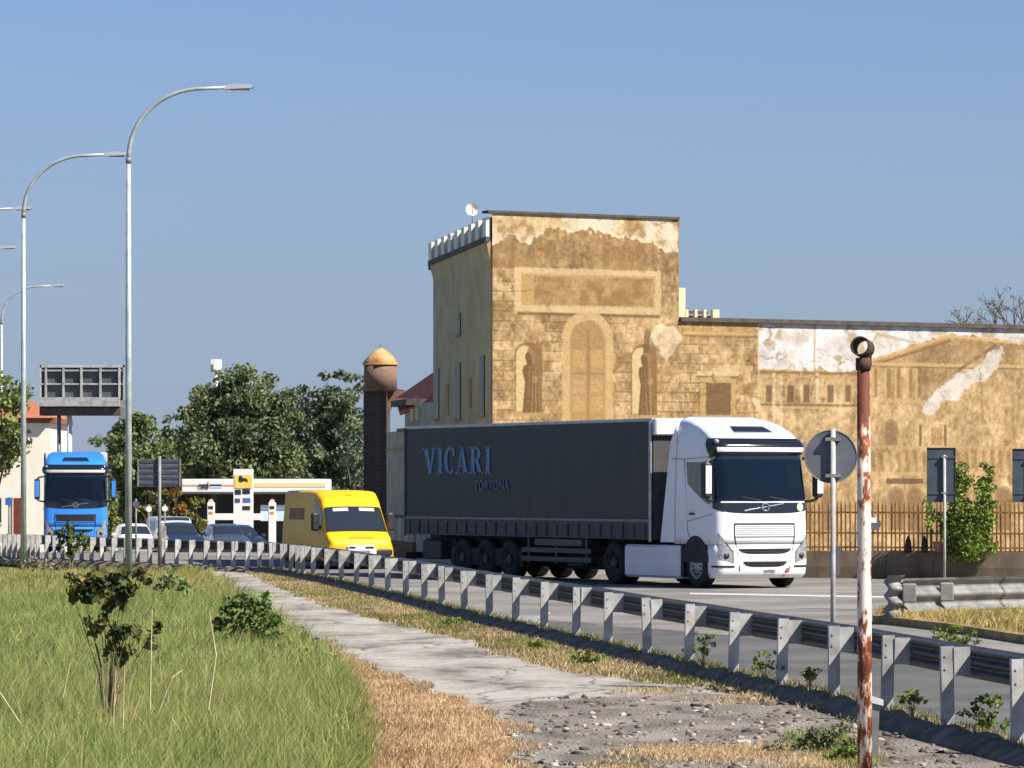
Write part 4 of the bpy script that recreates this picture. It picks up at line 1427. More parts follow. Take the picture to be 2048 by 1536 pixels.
    # diagonal scar of bare plaster
    def sdist(pl):
        best = np.full(u.shape, 9.0)
        for (x0, y0), (x1, y1) in zip(pl[:-1], pl[1:]):
            a = np.array([wu(x0), wv(x0, y0)]); b_ = np.array([wu(x1), wv(x1, y1)])
            ab = b_ - a
            t_ = np.clip(((u - a[0]) * ab[0] + (v - a[1]) * ab[1]) / ab.dot(ab), 0, 1)
            best = np.minimum(best, np.hypot(u - a[0] - t_ * ab[0], v - a[1] - t_ * ab[1]))
        return best
    rag_ = (fbm(u * 1.7 + 3, v * 1.7 + 1, 15, 5) - .5) * 1.1 + (n3[..., 0] - .5) * .25
    sc_ = np.clip((.22 - sdist([(1866, 818), (1880, 790), (1920, 770), (1958, 745), (1985, 722), (2005, 700)]) + rag_ * .55) / .05, 0, 1)
    sc2 = np.clip((.10 - sdist([(1872, 800), (1868, 850)]) + rag_ * .4) / .05, 0, 1)
    sc_ = np.maximum(sc_, sc2) * R
    put(sc_, A(232, 222, 206), .95)
    c += sc_[..., None] * (n2 - .5) * 60
    put(seg(1900, 752, 1992, 690, .05) * np.clip(n2[..., 0] * 3 - 1.0, 0, 1), A(110, 90, 66), .7)
    put(seg(1985, 700, 2048, 690, .10) * np.clip(n2[..., 0] * 3 - 1.1, 0, 1), A(120, 100, 74), .6)
    # colonnades below
    for x in (1985, 2005, 2028):
        put(rect(x, x + 5, 745, 860), A(216, 178, 116), .5)
    put(arch(1768, 1796, 838, 890), A(160, 126, 84), .7)
    put(arch(1772, 1792, 845, 890), A(150, 118, 82), .6)
    for x in (1838, 1888):
        put(rect(x, x + 5, 850, 892), A(110, 78, 44), .7)
    put(rect(1862, 1884, 855, 890), A(170, 132, 82), .6)
    put(rect(1740, 2060, 892, 898), A(214, 174, 112), .6)
    for k in range(18):
        x = 1745 + k * 17
        put(seg(x, 905, x + 4, 940, .07), A(150, 114, 68), .45)
        put(seg(x + 8, 905, x + 8, 940, .05), A(216, 176, 114), .45)
    put(rect(1720, 2060, 944, 950), A(226, 188, 126), .6)
    put(rect(1772, 1846, 957, 968), A(110, 80, 52), .75)
    for x in (1590, 1640, 1775, 1812, 1905, 1945, 1990):
        put(arch(x, x + 34, 972, 1060), A(168, 130, 82), .65)
        put(arch(x + 5, x + 30, 978, 1060), A(140, 108, 70), .5)
    # fine cracks in the plaster
    wx = (fbm(u * 1.3 + 7, v * 1.3 + 2, 61) - .5) * 1.6; wy = (fbm(u * 1.3 + 27, v * 1.3 + 12, 62) - .5) * 1.6
    ck = np.abs(fbm(u * .55 + wx * .5 + 3, v * .55 + wy * .5 + 9, 63, 3) - .5)
    put(np.clip(1 - ck / .006, 0, 1), A(112, 84, 54), .55)
    # edge between tower mural and the town: crumbled
    put(seg(1517, 650, 1517, 860, .03), A(236, 206, 150), .6)
    put(seg(1509, 800, 1517, 812, .09), A(240, 220, 180), .9)
    # fresh repair patch
    pu, pv = wu(1332), wv(1332, 680)
    ang = np.arctan2(v - pv, u - pu)
    rr = np.hypot(u - pu, v - pv)
    lim = np.interp(np.degrees(ang) % 360, [0, 45, 90, 135, 180, 215, 245, 270, 295, 325, 360], [.52, .50, .42, .55, .52, .40, .46, .60, .52, .46, .52]) + .16 * (n2[..., 0] - .5)
    pt_ = np.clip((lim - rr) / .03, 0, 1)
    put(pt_, A(240, 214, 172), 1)
    c += pt_[..., None] * ((n2 - .5) * A(70, 84, 100) + (n3 - .5) * 50)
    put(seg(1295, 665, 1292, 700, .10) * (1 - pt_), A(120, 86, 48), .6)
    relief = -.015 * np.clip(fall + up + sc_, 0, 1) + .022 * np.clip((lim - rr) / .06, 0, 1) * (.6 + .8 * n2[..., 0])
    relief = relief + (n2[..., 0] - .5) * .012 + (n3[..., 0] - .5) * .008 - line * gate * zone * .004
    return np.clip(c, 8, 250), relief

def srgb2lin(c):
    c = c / 255.0
    return np.where(c <= .04045, c / 12.92, ((c + .055) / 1.055) ** 2.4)

M_fresco = mat('fresco_plaster', .88, 1.12, 14, .92, attr=True, bump=.25, bscale=22)
def facade(name, u0, u1, v0, v1, parent, st=.027):
    nu, nv = int((u1 - u0) / st), int((v1 - v0) / st)
    U, V = np.meshgrid(np.linspace(u0, u1, nu + 1), np.linspace(v0, v1, nv + 1))
    c, rel = paint_facade(U, V)
    # keep the border of the sheet on its plane
    q = A0[None, None, :] + EW * U[..., None] + NWALL * rel[..., None]
    vs = np.concatenate([q, V[..., None]], -1).reshape(-1, 3)
    w = nu + 1
    i = np.arange(nu)[None, :] + np.arange(nv)[:, None] * w
    f = np.stack([i, i + 1, i + w + 1, i + w], -1).reshape(-1, 4)
    return np_mesh(name, vs, f, M_fresco, srgb2lin(c).reshape(-1, 3) * FRESCO_K, parent, 4)
FRESCO_K = .55

pal = thing('painted_tower', 'tall ochre tower with a faded mural of an arched door and two niches', 'tower', (0, 0, 0))
M_ochre = mat('ochre_render', L(176, 160, 118), L(194, 178, 136), 1.2, .9, bump=.15)
M_ochre2 = mat('ochre_render_old', L(160, 128, 84), L(190, 156, 106), 1.2, .9, bump=.2)
M_roofd = mat('dark_roof_edge', L(62, 54, 50), L(84, 74, 66), 4, .8)
facade('mural_front', 0, U_T, 1.0, V_T, pal)
DL = np.array([PX(868, 124), 124.0]) - A0          # left wall vector
# the body behind the mural (set back 4 cm)
def pr(corners, z0, z1):
    m = MB()
    n_ = len(corners)
    vs = [(*c_, z0) for c_ in corners] + [(*c_, z1) for c_ in corners]
    m.add(vs, [tuple(range(n_ - 1, -1, -1)), tuple(range(n_, 2 * n_))] + [(i, (i + 1) % n_, n_ + (i + 1) % n_, n_ + i) for i in range(n_)])
    return m
off = -NWALL * .06
b0 = A0 + off; b1 = A0 + EW * U_T + off
pr([b0, b1, b1 + DL, b0 + DL], -.2, 9.45).build('wall', M_ochre, pal)
dl = DL / np.linalg.norm(DL); nl = np.array([-dl[1], dl[0]])       # outward normal of the left wall
if nl[0] > 0: nl = -nl
# cove under the battlements: flares outward
cv = MB()
Ll = np.linalg.norm(DL)
def cove(a, b):
    s = .05 + (Ll - .05) * a
    o = .16 * b ** 2.2
    q = A0 + dl * s + nl * (.004 + o)
    return (q[0], q[1], 8.6 + .82 * b)
cv.grid(cove, 30, 8).build('cove', M_ochre, pal, True)
MB().add([(*(A0 + nl * .004 + dl * .05), 8.6), (*(A0 + nl * .17 + dl * .05), 9.42), (*(A0 + dl * .05), 9.42)], [(0, 1, 2)]).build('cove_end', M_ochre2, pal)
co = [A0 + nl * .20 - dl * .02, A0 + nl * .20 + dl * Ll, A0 + dl * Ll - nl * .4, A0 + EW * .4 + off * 1.4, A0 + EW * .02 + off * 1.4]
pr(co[::-1], 9.40, 9.56).build('cornice', M_roofd, pal)
nm_ = 9
for k in range(nm_):
    s0 = .08 + (Ll - .75) * k / (nm_ - 1)
    a_ = A0 + dl * s0 + nl * .18
    cs = [a_, a_ + dl * .66, a_ + dl * .66 - nl * .125, a_ - nl * .125]
    pr(cs[::-1], 9.56, 10.12).build('merlon', mat('merlon_render', (.78, .73, .62), (.82, .78, .68), 3, .9), pal)
pr([A0 + nl * .02 + dl * .1, A0 + dl * (Ll - .1) + nl * .02, A0 + dl * (Ll - .1) - nl * .1, A0 + dl * .1 - nl * .1], 9.56, 10.12).build('parapet', M_roofd, pal)
# roof edge of the front
fe = MB()
for (u0, u1, z0, z1, o0, o1) in ((-.16, U_T + .0, V_T, V_T + .07, -.35, .05),):
    c4 = [A0 + EW * u0 + NWALL * o1, A0 + EW * u1 + NWALL * o1, A0 + EW * u1 + NWALL * o0, A0 + EW * u0 + NWALL * o0]
    fe = pr(c4, z0, z1)
fe.build('roof_edge', M_roofd, pal)
b2 = A0 + EW * .3 - NWALL * .1; b3 = A0 + EW * U_T - NWALL * .1
pr([b2, b3, b3 + DL * .98, b2 + DL * .98], 9.45, 10.15).build('roof_block', M_ochre2, pal)
# slit windows in the shaded left wall: deep recess boxes with frames
M_hole = mat('window_dark', (.02, .022, .026), (.03, .032, .04), 3, .4)
for (x0, x1, y0, y1) in ((917, 923, 627, 668), (871, 880, 738, 836), (913, 923, 726, 836), (962, 971, 712, 829)):
    def lw_(x):
        k = (x - 1024.0) / F
        return (k * A0[1] - A0[0]) / (dl[0] - k * dl[1])
    s0, s1 = sorted((lw_(x0), lw_(x1)))
    dm_ = A0[1] + dl[1] * (s0 + s1) / 2
    z1_, z0_ = PZ(y0, dm_), PZ(y1, dm_)
    cs = [A0 + dl * s0 + nl * .052, A0 + dl * s1 + nl * .052, A0 + dl * s1 - nl * .05, A0 + dl * s0 - nl * .05]
    w_ = pr(cs, z0_, z1_).build('window', M_hole, pal)
    cs = [A0 + dl * (s0 - .08) + nl * .09, A0 + dl * (s1 + .08) + nl * .09, A0 + dl * (s1 + .08) - nl * .02, A0 + dl * (s0 - .08) - nl * .02]
    pr(cs, z0_ - .08, z0_).build('sill', M_ochre2, w_)
for (x0, x1, y0, y1) in ((892, 899, 768, 830), (939, 945, 756, 815)):
    s0, s1 = sorted((lw_(x0), lw_(x1)))
    dm_ = A0[1] + dl[1] * (s0 + s1) / 2
    cs = [A0 + dl * s0 + nl * .046, A0 + dl * s1 + nl * .046, A0 + dl * s1 - nl * .05, A0 + dl * s0 - nl * .05]
    pr(cs, PZ(y1, dm_), PZ(y0, dm_)).build('blind_window', M_ochre2, pal)
# far corner gutter knob
q = A0 + dl * Ll
MB().box(q[0] - .18, q[0] + .02, q[1] - .1, q[1] + .1, 9.28, 9.44).build('gutter_end', M_roofd, pal)

low = thing('painted_wall', 'long lower wall with a faded painted townscape and white bare plaster, right of the tower', 'building', (0, 0, 0))
facade('mural_low', U_T + .004, U_E, .4, V_W, low)
b1 = A0 + EW * (U_T + .01) + off; b4 = A0 + EW * U_E + off
pr([b1, b4, b4 - NWALL * 6, b1 - NWALL * 6], -.2, V_W - .02).build('wall', M_ochre2, low)
c4 = [A0 + EW * (U_T + .02) + NWALL * .10, A0 + EW * U_E + NWALL * .10, A0 + EW * U_E - NWALL * .2, A0 + EW * (U_T + .02) - NWALL * .2]
pr(c4, V_W + .004, V_W + .13).build('gutter', M_roofd, low)
c4 = [A0 + EW * (U_T + .02) - NWALL * .2, A0 + EW * U_E - NWALL * .2, A0 + EW * U_E - NWALL * 3, A0 + EW * (U_T + .02) - NWALL * 3]
mr = MB()
mr.add([(*c4[0], V_W + .05), (*c4[1], V_W + .05), (*c4[2], V_W + .12), (*c4[3], V_W + .12)], [(0, 1, 2, 3)])
mr.build('roof', M_roofd, low)
def ublock(name, x0, x1, y0, y1, o0, o1, m, parent):
    u0, u1 = wu(x0), wu(x1)
    cs = [A0 + EW * u0 + NWALL * o1, A0 + EW * u1 + NWALL * o1, A0 + EW * u1 + NWALL * o0, A0 + EW * u0 + NWALL * o0]
    xm = (x0 + x1) / 2
    return pr(cs, wv(xm, y1), wv(xm, y0)).build(name, m, parent)
M_cream = mat('cream_render', L(206, 188, 150), L(222, 204, 168), 2, .9)
ublock('chimney', 1363, 1376, 575, 640, -.45, -.15, M_cream, low)
ublock('parapet', 1366, 1450, 630, 640, -.9, -.6, M_roofd, low)
for k in range(5):
    ublock('merlon', 1368 + k * 18, 1373 + k * 18 + (8 if k == 4 else 0), 618, 638, -.55, -.42, M_cream, low)
ublock('parapet_rail', 1366, 1440, 620, 625, -.8, -.72, M_roofd, low)

# side wing left of the tower
wing = thing('side_wing', 'shaded low wing with red tiled roof between the tower and the brick turret', 'building', (0, 0, 0))
M_shade = mat('grey_render', L(168, 158, 132), L(188, 178, 150), 1.5, .9, bump=.2)
M_tile = mat('red_tiles', L(150, 82, 62), L(176, 104, 80), 6, .85, bump=.5, bscale=12)
def slab(pts, dist, thick, m, name, parent):
    """vertical slab whose face runs between two plan points"""
    pass
w0 = np.array([PX(866, 124.3), 124.3]); w1 = np.array([PX(776, 134), 134.0])
wd = (w1 - w0); wl_ = np.linalg.norm(wd); wd /= wl_
wn_ = np.array([-wd[1], wd[0]]); wn_ = wn_ if wn_[0] < 0 else -wn_
def wseg(x):
    k = (x - 1024.0) / F
    return (k * w0[1] - w0[0]) / (wd[0] - k * wd[1])
def wblock(name, x0, x1, y0, y1, o0, o1, m, parent=wing):
    s0, s1 = sorted((wseg(x0), wseg(x1)))
    dm_ = w0[1] + wd[1] * (s0 + s1) / 2
    z1_ = PZ(y0, dm_); z0_ = PZ(y1, dm_) if y1 < 5000 else -.2
    cs = [w0 + wd * s0 + wn_ * o1, w0 + wd * s1 + wn_ * o1, w0 + wd * s1 + wn_ * o0, w0 + wd * s0 + wn_ * o0]
    return pr(cs, z0_, z1_).build(name, m, parent)
wblock('wall', 829, 868, 806, 9999, -3, 0, M_shade)
wblock('lower_wall', 776, 831, 862, 9999, -2.5, .05, M_shade)
wblock('string_course', 776, 829, 896, 899, -.1, .10, M_ochre2)
wblock('eave', 796, 828, 800, 812, -2.0, .25, M_roofd)
wblock('upper_wall', 798, 826, 812, 866, -2.0, -.2, M_shade)
wblock('pier', 827, 833, 818, 842, -.25, .12, M_cream)
wblock('pier', 836, 842, 816, 840, -.25, .10, M_cream)
wblock('tile_verge', 800, 829, 856, 862, -1, .12, M_tile)
for x0 in (784, 799, 813):
    wblock('door', x0, x0 + 7, 1036, 9999, -.1, .058, M_hole)
wblock('window', 813, 819, 965, 1000, -.1, .058, M_hole)
wblock('plinth', 774, 832, 1082, 9999, -.2, .12, mat('brown_plinth', L(120, 84, 52), L(140, 104, 68), 2, .9))
wblock('ledge', 776, 830, 1030, 1035, -.1, .09, M_roofd)
rf = MB()
ra = P(792, 796, 133); rb_ = P(870, 742, 130); rc = P(870, 800, 127); rd = P(800, 822, 130)
rf.add([ra, rb_, rc, rd, (ra[0], ra[1], ra[2] - .15), (rb_[0], rb_[1], rb_[2] - .15), (rc[0], rc[1], rc[2] - .15), (rd[0], rd[1], rd[2] - .15)],
       [(0, 1, 2, 3), (7, 6, 5, 4), (0, 4, 5, 1), (1, 5, 6, 2), (2, 6, 7, 3), (3, 7, 4, 0)])
rf.build('roof', M_tile, wing)

# brick turret
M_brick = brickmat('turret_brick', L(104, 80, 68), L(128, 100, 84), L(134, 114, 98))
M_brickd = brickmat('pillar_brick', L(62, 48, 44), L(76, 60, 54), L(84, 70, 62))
dt = 137
tx = PX(761, dt)
tur = thing('brick_turret', 'round brick turret with ochre conical cap on a square brick pillar', 'turret', (tx, dt, 0))
rT = 33.0 / F * dt
ob = MB().cyl((0, 0, PZ(782, dt)), (0, 0, PZ(726, dt)), rT, n=36).build('drum', M_brick, tur, True)
cone = MB()
zb_, za_ = PZ(727, dt), PZ(696, dt)
profc = [(rT * 1.09, zb_ - .05), (rT * 1.09, zb_ + .02), (rT * .80, zb_ + (za_ - zb_) * .42), (rT * .45, zb_ + (za_ - zb_) * .80), (rT * .16, za_ - .02), (.03, za_ + .02)]
vs, fs = [], []
for r_, z_ in profc:
    for i in range(28):
        a = 2 * math.pi * i / 28
        vs.append((r_ * math.cos(a), r_ * math.sin(a), z_))
fs = [(j * 28 + i, j * 28 + (i + 1) % 28, (j + 1) * 28 + (i + 1) % 28, (j + 1) * 28 + i) for j in range(len(profc) - 1) for i in range(28)] + [tuple(range(28))]
cone.add(vs, fs)
cap = cone.build('cap', mat('ochre_lichen', L(150, 104, 40), L(186, 156, 108), 2.2, .9, bump=.3), tur, True)
MB().cyl((0, 0, za_), (0, 0, za_ + .10), .05, .02, 8).build('finial', M_kerb, cap)
hw_ = 24.0 / F * dt
def tpt(x, d): return np.array([PX(x, d) - tx, d - dt])
pl4 = [tpt(727, 137.4), tpt(773, 136.5), tpt(780, 137.7), tpt(740, 138.6)]
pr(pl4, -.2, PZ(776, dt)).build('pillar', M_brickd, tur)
c_m = sum(pl4) / 4
pr([c_m + (q - c_m) * 1.05 for q in pl4], PZ(776, dt) + .002, PZ(771, dt)).build('pillar_ledge', M_brick, tur)
br = MB()
x0_ = -rT + 2 * hw_ * .92 + .004
x0_ = PX(775, dt) - tx
zt_, zl_ = PZ(777, dt), PZ(826, dt)
br.prism([(x0_, zl_), (x0_ + .28, PZ(800, dt)), (x0_ + .62, PZ(796, dt)), (x0_ + .62, PZ(780, dt)), (x0_ + .35, zt_), (x0_, zt_)], .3, .9, 'y')
br.build('corbel', M_brick, tur)

# satellite dish on the tower roof
dd_ = 119
di = thing('satellite_dish', 'white satellite dish on the roof left of the tower top', 'dish', (PX(945, dd_), dd_, 10.1))
ds = MB()
cz_ = PZ(419, dd_) - 10.1
vs = []
for j in range(6):
    r_ = .20 * j / 5
    for i in range(20):
        a = 2 * math.pi * i / 20
        vs.append((.0 + r_ * math.cos(a), -.10 + .06 * (j / 5) ** 2 * -1, cz_ + r_ * math.sin(a)))
fs = [(j * 20 + i, j * 20 + (i + 1) % 20, (j + 1) * 20 + (i + 1) % 20, (j + 1) * 20 + i) for j in range(5) for i in range(20)]
ds.add(vs, fs).build('reflector', M_white, di, True)
MB().tube([(0, 0, -.2), (0, 0, cz_), (0, -.08, cz_)], .02, 6).build('mast', M_galvd, di)
MB().tube([(0, -.1, cz_ - .18), (0, -.35, cz_ - .02)], .012, 5).build('feed_arm', M_galvd, di)

# ------------------------------------------------------------------ concrete barrier and fence in front of the wall
ba = thing('concrete_barrier', 'low grey brown concrete wall below the rusty fence', 'wall', (0, 0, 0))
F0 = np.array([PX(1590, 101.5), 101.5]); F1 = np.array([PX(2160, 98.5), 98.5])
fd = F1 - F0; fl = np.linalg.norm(fd); fd /= fl
fn = np.array([fd[1], -fd[0]])
M_conc = mat('barrier_concrete', L(96, 84, 68), L(126, 112, 92), 1.6, .95, bump=.3, stretch=(1, 1, .35))
nseg = 6
for k in range(nseg):
    s0, s1 = fl * k / nseg, fl * (k + 1) / nseg - .012
    vs = []
    for s in (s0, s1):
        for (o, z) in ((.20, -.1), (.16, .3), (.06 + .02 * (k % 2), .70), (-.1, .70), (-.2, -.1)):
            q = F0 + fd * s + fn * o
            vs.append((q[0], q[1], z + (.012 * (k % 3) if z > .5 else 0)))
    fs = [(j, j + 1, 5 + j + 1, 5 + j) for j in range(4)] + [(0, 5, 9, 4), (4, 3, 2, 1, 0), (5, 6, 7, 8, 9)]
    obj_from('panel', vs, fs, M_conc, ba)
fe = thing('picket_fence', 'rusty iron picket fence standing on the concrete wall', 'fence', (0, 0, 0))
M_frust = mat('fence_rust', L(150, 104, 60), L(190, 142, 84), 9, .8)
pk = None
ns = int(fl / .122)
for k in range(ns):
    s = .05 + k * .122
    q = F0 + fd * s
    if pk is None:
        m_ = MB()
        m_.box(-.021, .021, -.010, .010, .70, 1.88)
        m_.add([(-.021, -.010, 1.88), (.021, -.010, 1.88), (.021, .010, 1.88), (-.021, .010, 1.88), (0, 0, 2.03)], [(0, 1, 4), (1, 2, 4), (2, 3, 4), (3, 0, 4)])
        o = m_.build('picket', M_frust, fe)
        pk = o.data
    else:
        o = share('picket', pk, fe)
    o.location = (q[0], q[1], rnd.uniform(-.03, .02))
    o.rotation_euler = (rnd.uniform(-.01, .01), rnd.uniform(-.012, .012), math.atan2(fd[1], fd[0]))
for z in (.80, 1.17, 1.70):
    a_, b_ = F0, F1
    cs = [a_ + fn * .018, b_ + fn * .018, b_ + fn * .012, a_ + fn * .012]
    pr([c_ for c_ in cs], z - .025, z + .025).build('fence_rail', M_frust, fe)

# small things along the fence
def bollard(x, label):
    q = F0 + fd * ((PX(x, 100.2) - F0[0]) / fd[0]) + fn * .02
    t = thing('rounded_marker', label, 'marker', (q[0], q[1] - .22, .70))
    MB().tube([(0, 0, -.02), (0, 0, .08), (0, 0, .28), (0, 0, .36)], [.10, .085, .07, .03], 12).build('body', M_black, t, True)
    MB().cyl((0, 0, .36), (0, 0, .40), .035, .02, 8).build('knob', M_black, t)
bollard(1816, 'left of two small dark rounded objects standing on the concrete wall')
bollard(1847, 'right of two small dark rounded objects standing on the concrete wall')
q = F0 + fd * ((PX(1876, 100) - F0[0]) / fd[0])
t = thing('plant_pot', 'pinkish plant pot on the concrete wall under the vine', 'pot', (q[0], q[1] - .25, .70))
MB().tube([(0, 0, 0), (0, 0, .22), (0, 0, .24), (0, 0, .26)], [.11, .16, .18, .18], 14).build('pot', mat('pink_pot', L(176, 132, 128), L(150, 108, 104), 6, .8), t, True)
q = F0 + fd * ((PX(1750, 100.5) - F0[0]) / fd[0])
t = thing('small_sign', 'small white plate on a grey disc fixed to the fence beside the rusty pole', 'sign', (q[0], q[1] - .04, 1.4))
MB().cyl((0, -.02, 0), (0, -.035, 0), .16, n=20).build('disc', M_signb, t)
MB().box(-.13, .05, -.045, -.037, .03, .17).build('plate', M_white, t)

# ------------------------------------------------------------------ signs
def sign_post(parent, h0, h1, r=.03, m=None):
    return MB().cyl((0, 0, h0), (0, 0, h1), r, n=10).build('post', m or M_galv, parent, True)
# round sign seen from behind
d_ = 45.0
t = thing('round_sign', 'back of a round traffic sign on a grey post by the guardrail', 'sign', (PX(1666, d_), d_, 0))
zc = PZ(913, d_)
sign_post(t, 0, PZ(858, d_), .030)
di_ = MB()
di_.cyl((-.02, .05, zc), (-.02, .058, zc), .302, n=40)
ds_ = di_.build('disc', M_signb, t)
rimm = MB()
for k in range(40):
    a0, a1 = 2 * math.pi * k / 40, 2 * math.pi * (k + 1) / 40
    rimm.tube([(-.02 + .302 * math.cos(a0), .048, zc + .302 * math.sin(a0)), (-.02 + .302 * math.cos(a1), .048, zc + .302 * math.sin(a1))], .007, 5)
rimm.build('rim', M_galvd, ds_)
for zz in (zc + .2, zc - .22):
    MB().box(-.09, .09, -.032, .048, zz - .02, zz + .02).build('clamp', M_galvd, t)
t2 = MB()
t2.box(-.03, .085, .035, .05, PZ(1150, d_), PZ(1092, d_))
t2.build('reflector_plate', M_signb, t)

def rect_sign(x0, x1, y0, y1, xp, d_, label, ybase=None):
    zg = .15
    t = thing('rectangular_sign', label, 'sign', (PX(xp, d_), d_, zg))
    sign_post(t, -.1, PZ(y0 + 14, d_) - zg, .028)
    a, b = PX(x0, d_) - PX(xp, d_), PX(x1, d_) - PX(xp, d_)
    z0, z1 = PZ(y1, d_) - zg, PZ(y0, d_) - zg
    p = MB().box(a, b, .05, .056, z0, z1).build('plate', M_signd, t)
    f_ = MB()
    f_.box(a - .006, a, .03, .058, z0, z1); f_.box(b, b + .006, .03, .058, z0, z1)
    f_.box(a - .006, b + .006, .03, .058, z1, z1 + .006); f_.box(a - .006, b + .006, .03, .058, z0 - .006, z0)
    f_.build('edge', M_signd, p)
    for zz in (z1 - .17, z0 + .17):
        MB().box(a + .01, b - .01, .035, .049, zz - .025, zz + .025).build('rail', M_signd, p)
        MB().box(-.06, .05, -.03, .035, zz - .015, zz + .015).build('clamp', M_galvd, t)
    return t
rect_sign(1855, 1911, 896, 1004, 1889, 73.5, 'back of a dark rectangular sign on a thin post above the island guardrail')
rect_sign(2026, 2082, 898, 1004, 2062, 73.5, 'back of a dark rectangular sign cut by the right edge of the picture')

# grey sign seen from behind, left
d_ = 114.5
t = thing('road_sign', 'grey back of a rectangular road sign on a single post left of the petrol station', 'sign', (PX(319, d_), d_, -.1))
sign_post(t, -.1, PZ(912, d_) + .1, .05, M_galvd)
a, b = PX(275, d_) - PX(319, d_), PX(361, d_) - PX(319, d_)
z0, z1 = PZ(973, d_) + .1, PZ(918, d_) + .1
p = MB().box(a, b, .06, .07, z0, z1).build('plate', M_signb, t)
for k in range(5):
    zz = z0 + (z1 - z0) * (k + .5) / 5
    MB().box(a + .06, b - .06, .045, .058, zz - .035, zz + .035).build('stiffener', M_signd, p)
MB().box(a - .01, a + .04, .04, .058, z0, z1).build('edge', M_galvd, p)
MB().box(b - .04, b + .01, .04, .058, z0, z1).build('edge', M_galvd, p)

# overhead sign back
d_ = 172.0
s_ = d_ / F
t = thing('gantry_sign', 'back of a large overhead road sign on a tall mast, above the blue truck', 'sign', (PX(138, d_), d_, zt(d_)))
zg = zt(d_)
def gx(x): return PX(x, d_) - PX(138, d_)
def gz(y): return PZ(y, d_) - zg
pan = MB().box(gx(82), gx(248), .10, .16, gz(815), gz(732)).build('panel', mat('panel_grey', L(62, 66, 72), L(80, 84, 90), 1.5, .6), t)
for (x0, x1, y0, y1) in ((80, 249, 730, 735), (80, 83, 730, 815), (246, 249, 730, 815)):
    MB().box(gx(x0), gx(x1), -.04, .10, gz(y1), gz(y0)).build('frame', M_galv, pan)
for x in (92, 127, 163, 201, 239):
    MB().box(gx(x - 2), gx(x + 2), -.10, .09, gz(800), gz(736)).build('upright', M_galv, pan)
for y in (741, 768):
    MB().box(gx(84), gx(244), -.06, .08, gz(y + 1.5), gz(y - 1.5)).build('cross_rail', M_galv, pan)
MB().box(gx(76), gx(241), -.5, .10, gz(813), gz(795)).build('beam', M_galv, t)
MB().box(gx(80), gx(240), -.2, .8, gz(831), gz(815)).build('walkway', M_roofd, t)
MB().cyl((0, .2, 0), (0, .2, gz(815)), .11, n=12).build('mast', mat('mast_white', L(200, 205, 205), None, rough=.5), t, True)
MB().cyl((gx(116), .4, 0), (gx(116), .4, gz(830)), .09, n=12).build('mast', M_galvd, t, True)
MB().box(gx(241), gx(250), -.1, .2, gz(838), gz(800)).build('end_bracket', M_galvd, t)

# mobile mast top over the trees
d_ = 330.0
t = thing('antenna_mast', 'white box-topped mast rising just above the tree tops', 'mast', (PX(432, d_), d_, zt(d_)))
h_ = PZ(722, d_) - zt(d_)
MB().cyl((0, 0, 0), (0, 0, h_), .22, .12, 10).build('mast', M_whited, t, True)
for k in range(3):
    a = 2 * math.pi * k / 3 + .5
    MB().box(.32 * math.cos(a) - .2, .32 * math.cos(a) + .2, .32 * math.sin(a) - .15, .32 * math.sin(a) + .15, h_ - .75, h_ + .12, .03).build('panel', M_white, t)
MB().cyl((0, 0, h_ - .9), (0, 0, h_ - .8), .45, n=12).build('platform', M_galvd, t)

# rusty pole with an open pipe ring
def rust_mat():
    m = bpy.data.materials.new('peeling_paint_rust')
    m.use_nodes = True
    n, l = m.node_tree.nodes, m.node_tree.links
    b = n['Principled BSDF']
    b.inputs['Roughness'].default_value = .75
    tc = n.new('ShaderNodeTexCoord')
    mp = n.new('ShaderNodeMapping')
    mp.inputs['Scale'].default_value = (9, 9, 3.2)
    l.new(tc.outputs['Object'], mp.inputs[0])
    no = n.new('ShaderNodeTexNoise'); no.inputs['Scale'].default_value = 1.6; no.inputs['Detail'].default_value = 8
    no.inputs['Roughness'].default_value = .68
    l.new(mp.outputs[0], no.inputs['Vector'])
    # more rust high up and in bands
    sp_ = n.new('ShaderNodeSeparateXYZ'); l.new(tc.outputs['Object'], sp_.inputs[0])
    wv_ = n.new('ShaderNodeTexNoise'); wv_.noise_dimensions = '1D'; wv_.inputs['Scale'].default_value = 1.7; wv_.inputs['Detail'].default_value = 2
    l.new(sp_.outputs[2], wv_.inputs['W'])
    ad = n.new('ShaderNodeMath'); ad.operation = 'MULTIPLY_ADD'
    l.new(wv_.outputs[0], ad.inputs[0]); ad.inputs[1].default_value = .55; l.new(no.outputs[0], ad.inputs[2])
    up_ = n.new('ShaderNodeMapRange'); up_.inputs[1].default_value = 2.9; up_.inputs[2].default_value = 3.3; up_.inputs[3].default_value = 0; up_.inputs[4].default_value = .35
    l.new(sp_.outputs[2], up_.inputs[0])
    a2 = n.new('ShaderNodeMath'); l.new(ad.outputs[0], a2.inputs[0]); l.new(up_.outputs[0], a2.inputs[1])
    cr = n.new('ShaderNodeValToRGB')
    e = cr.color_ramp.elements
    e[0].position, e[0].color = .755, (*L(226, 214, 200), 1)
    e[1].position, e[1].color = .885, (*L(96, 46, 26), 1)
    x = e.new(.79); x.color = (*L(196, 150, 120), 1)
    x = e.new(.812); x.color = (*L(140, 70, 40), 1)
    l.new(a2.outputs[0], cr.inputs[0])
    l.new(cr.outputs[0], b.inputs['Base Color'])
    bp = n.new('ShaderNodeBump'); bp.inputs['Strength'].default_value = .6; bp.inputs['Distance'].default_value = .01
    l.new(a2.outputs[0], bp.inputs['Height']); l.new(bp.outputs[0], b.inputs['Normal'])
    return m
M_rust = rust_mat()
M_rustd = mat('dark_rust', L(52, 34, 26), L(84, 58, 44), 14, .85, bump=.4, bscale=40)
d_ = 31.6
s_ = F / d_
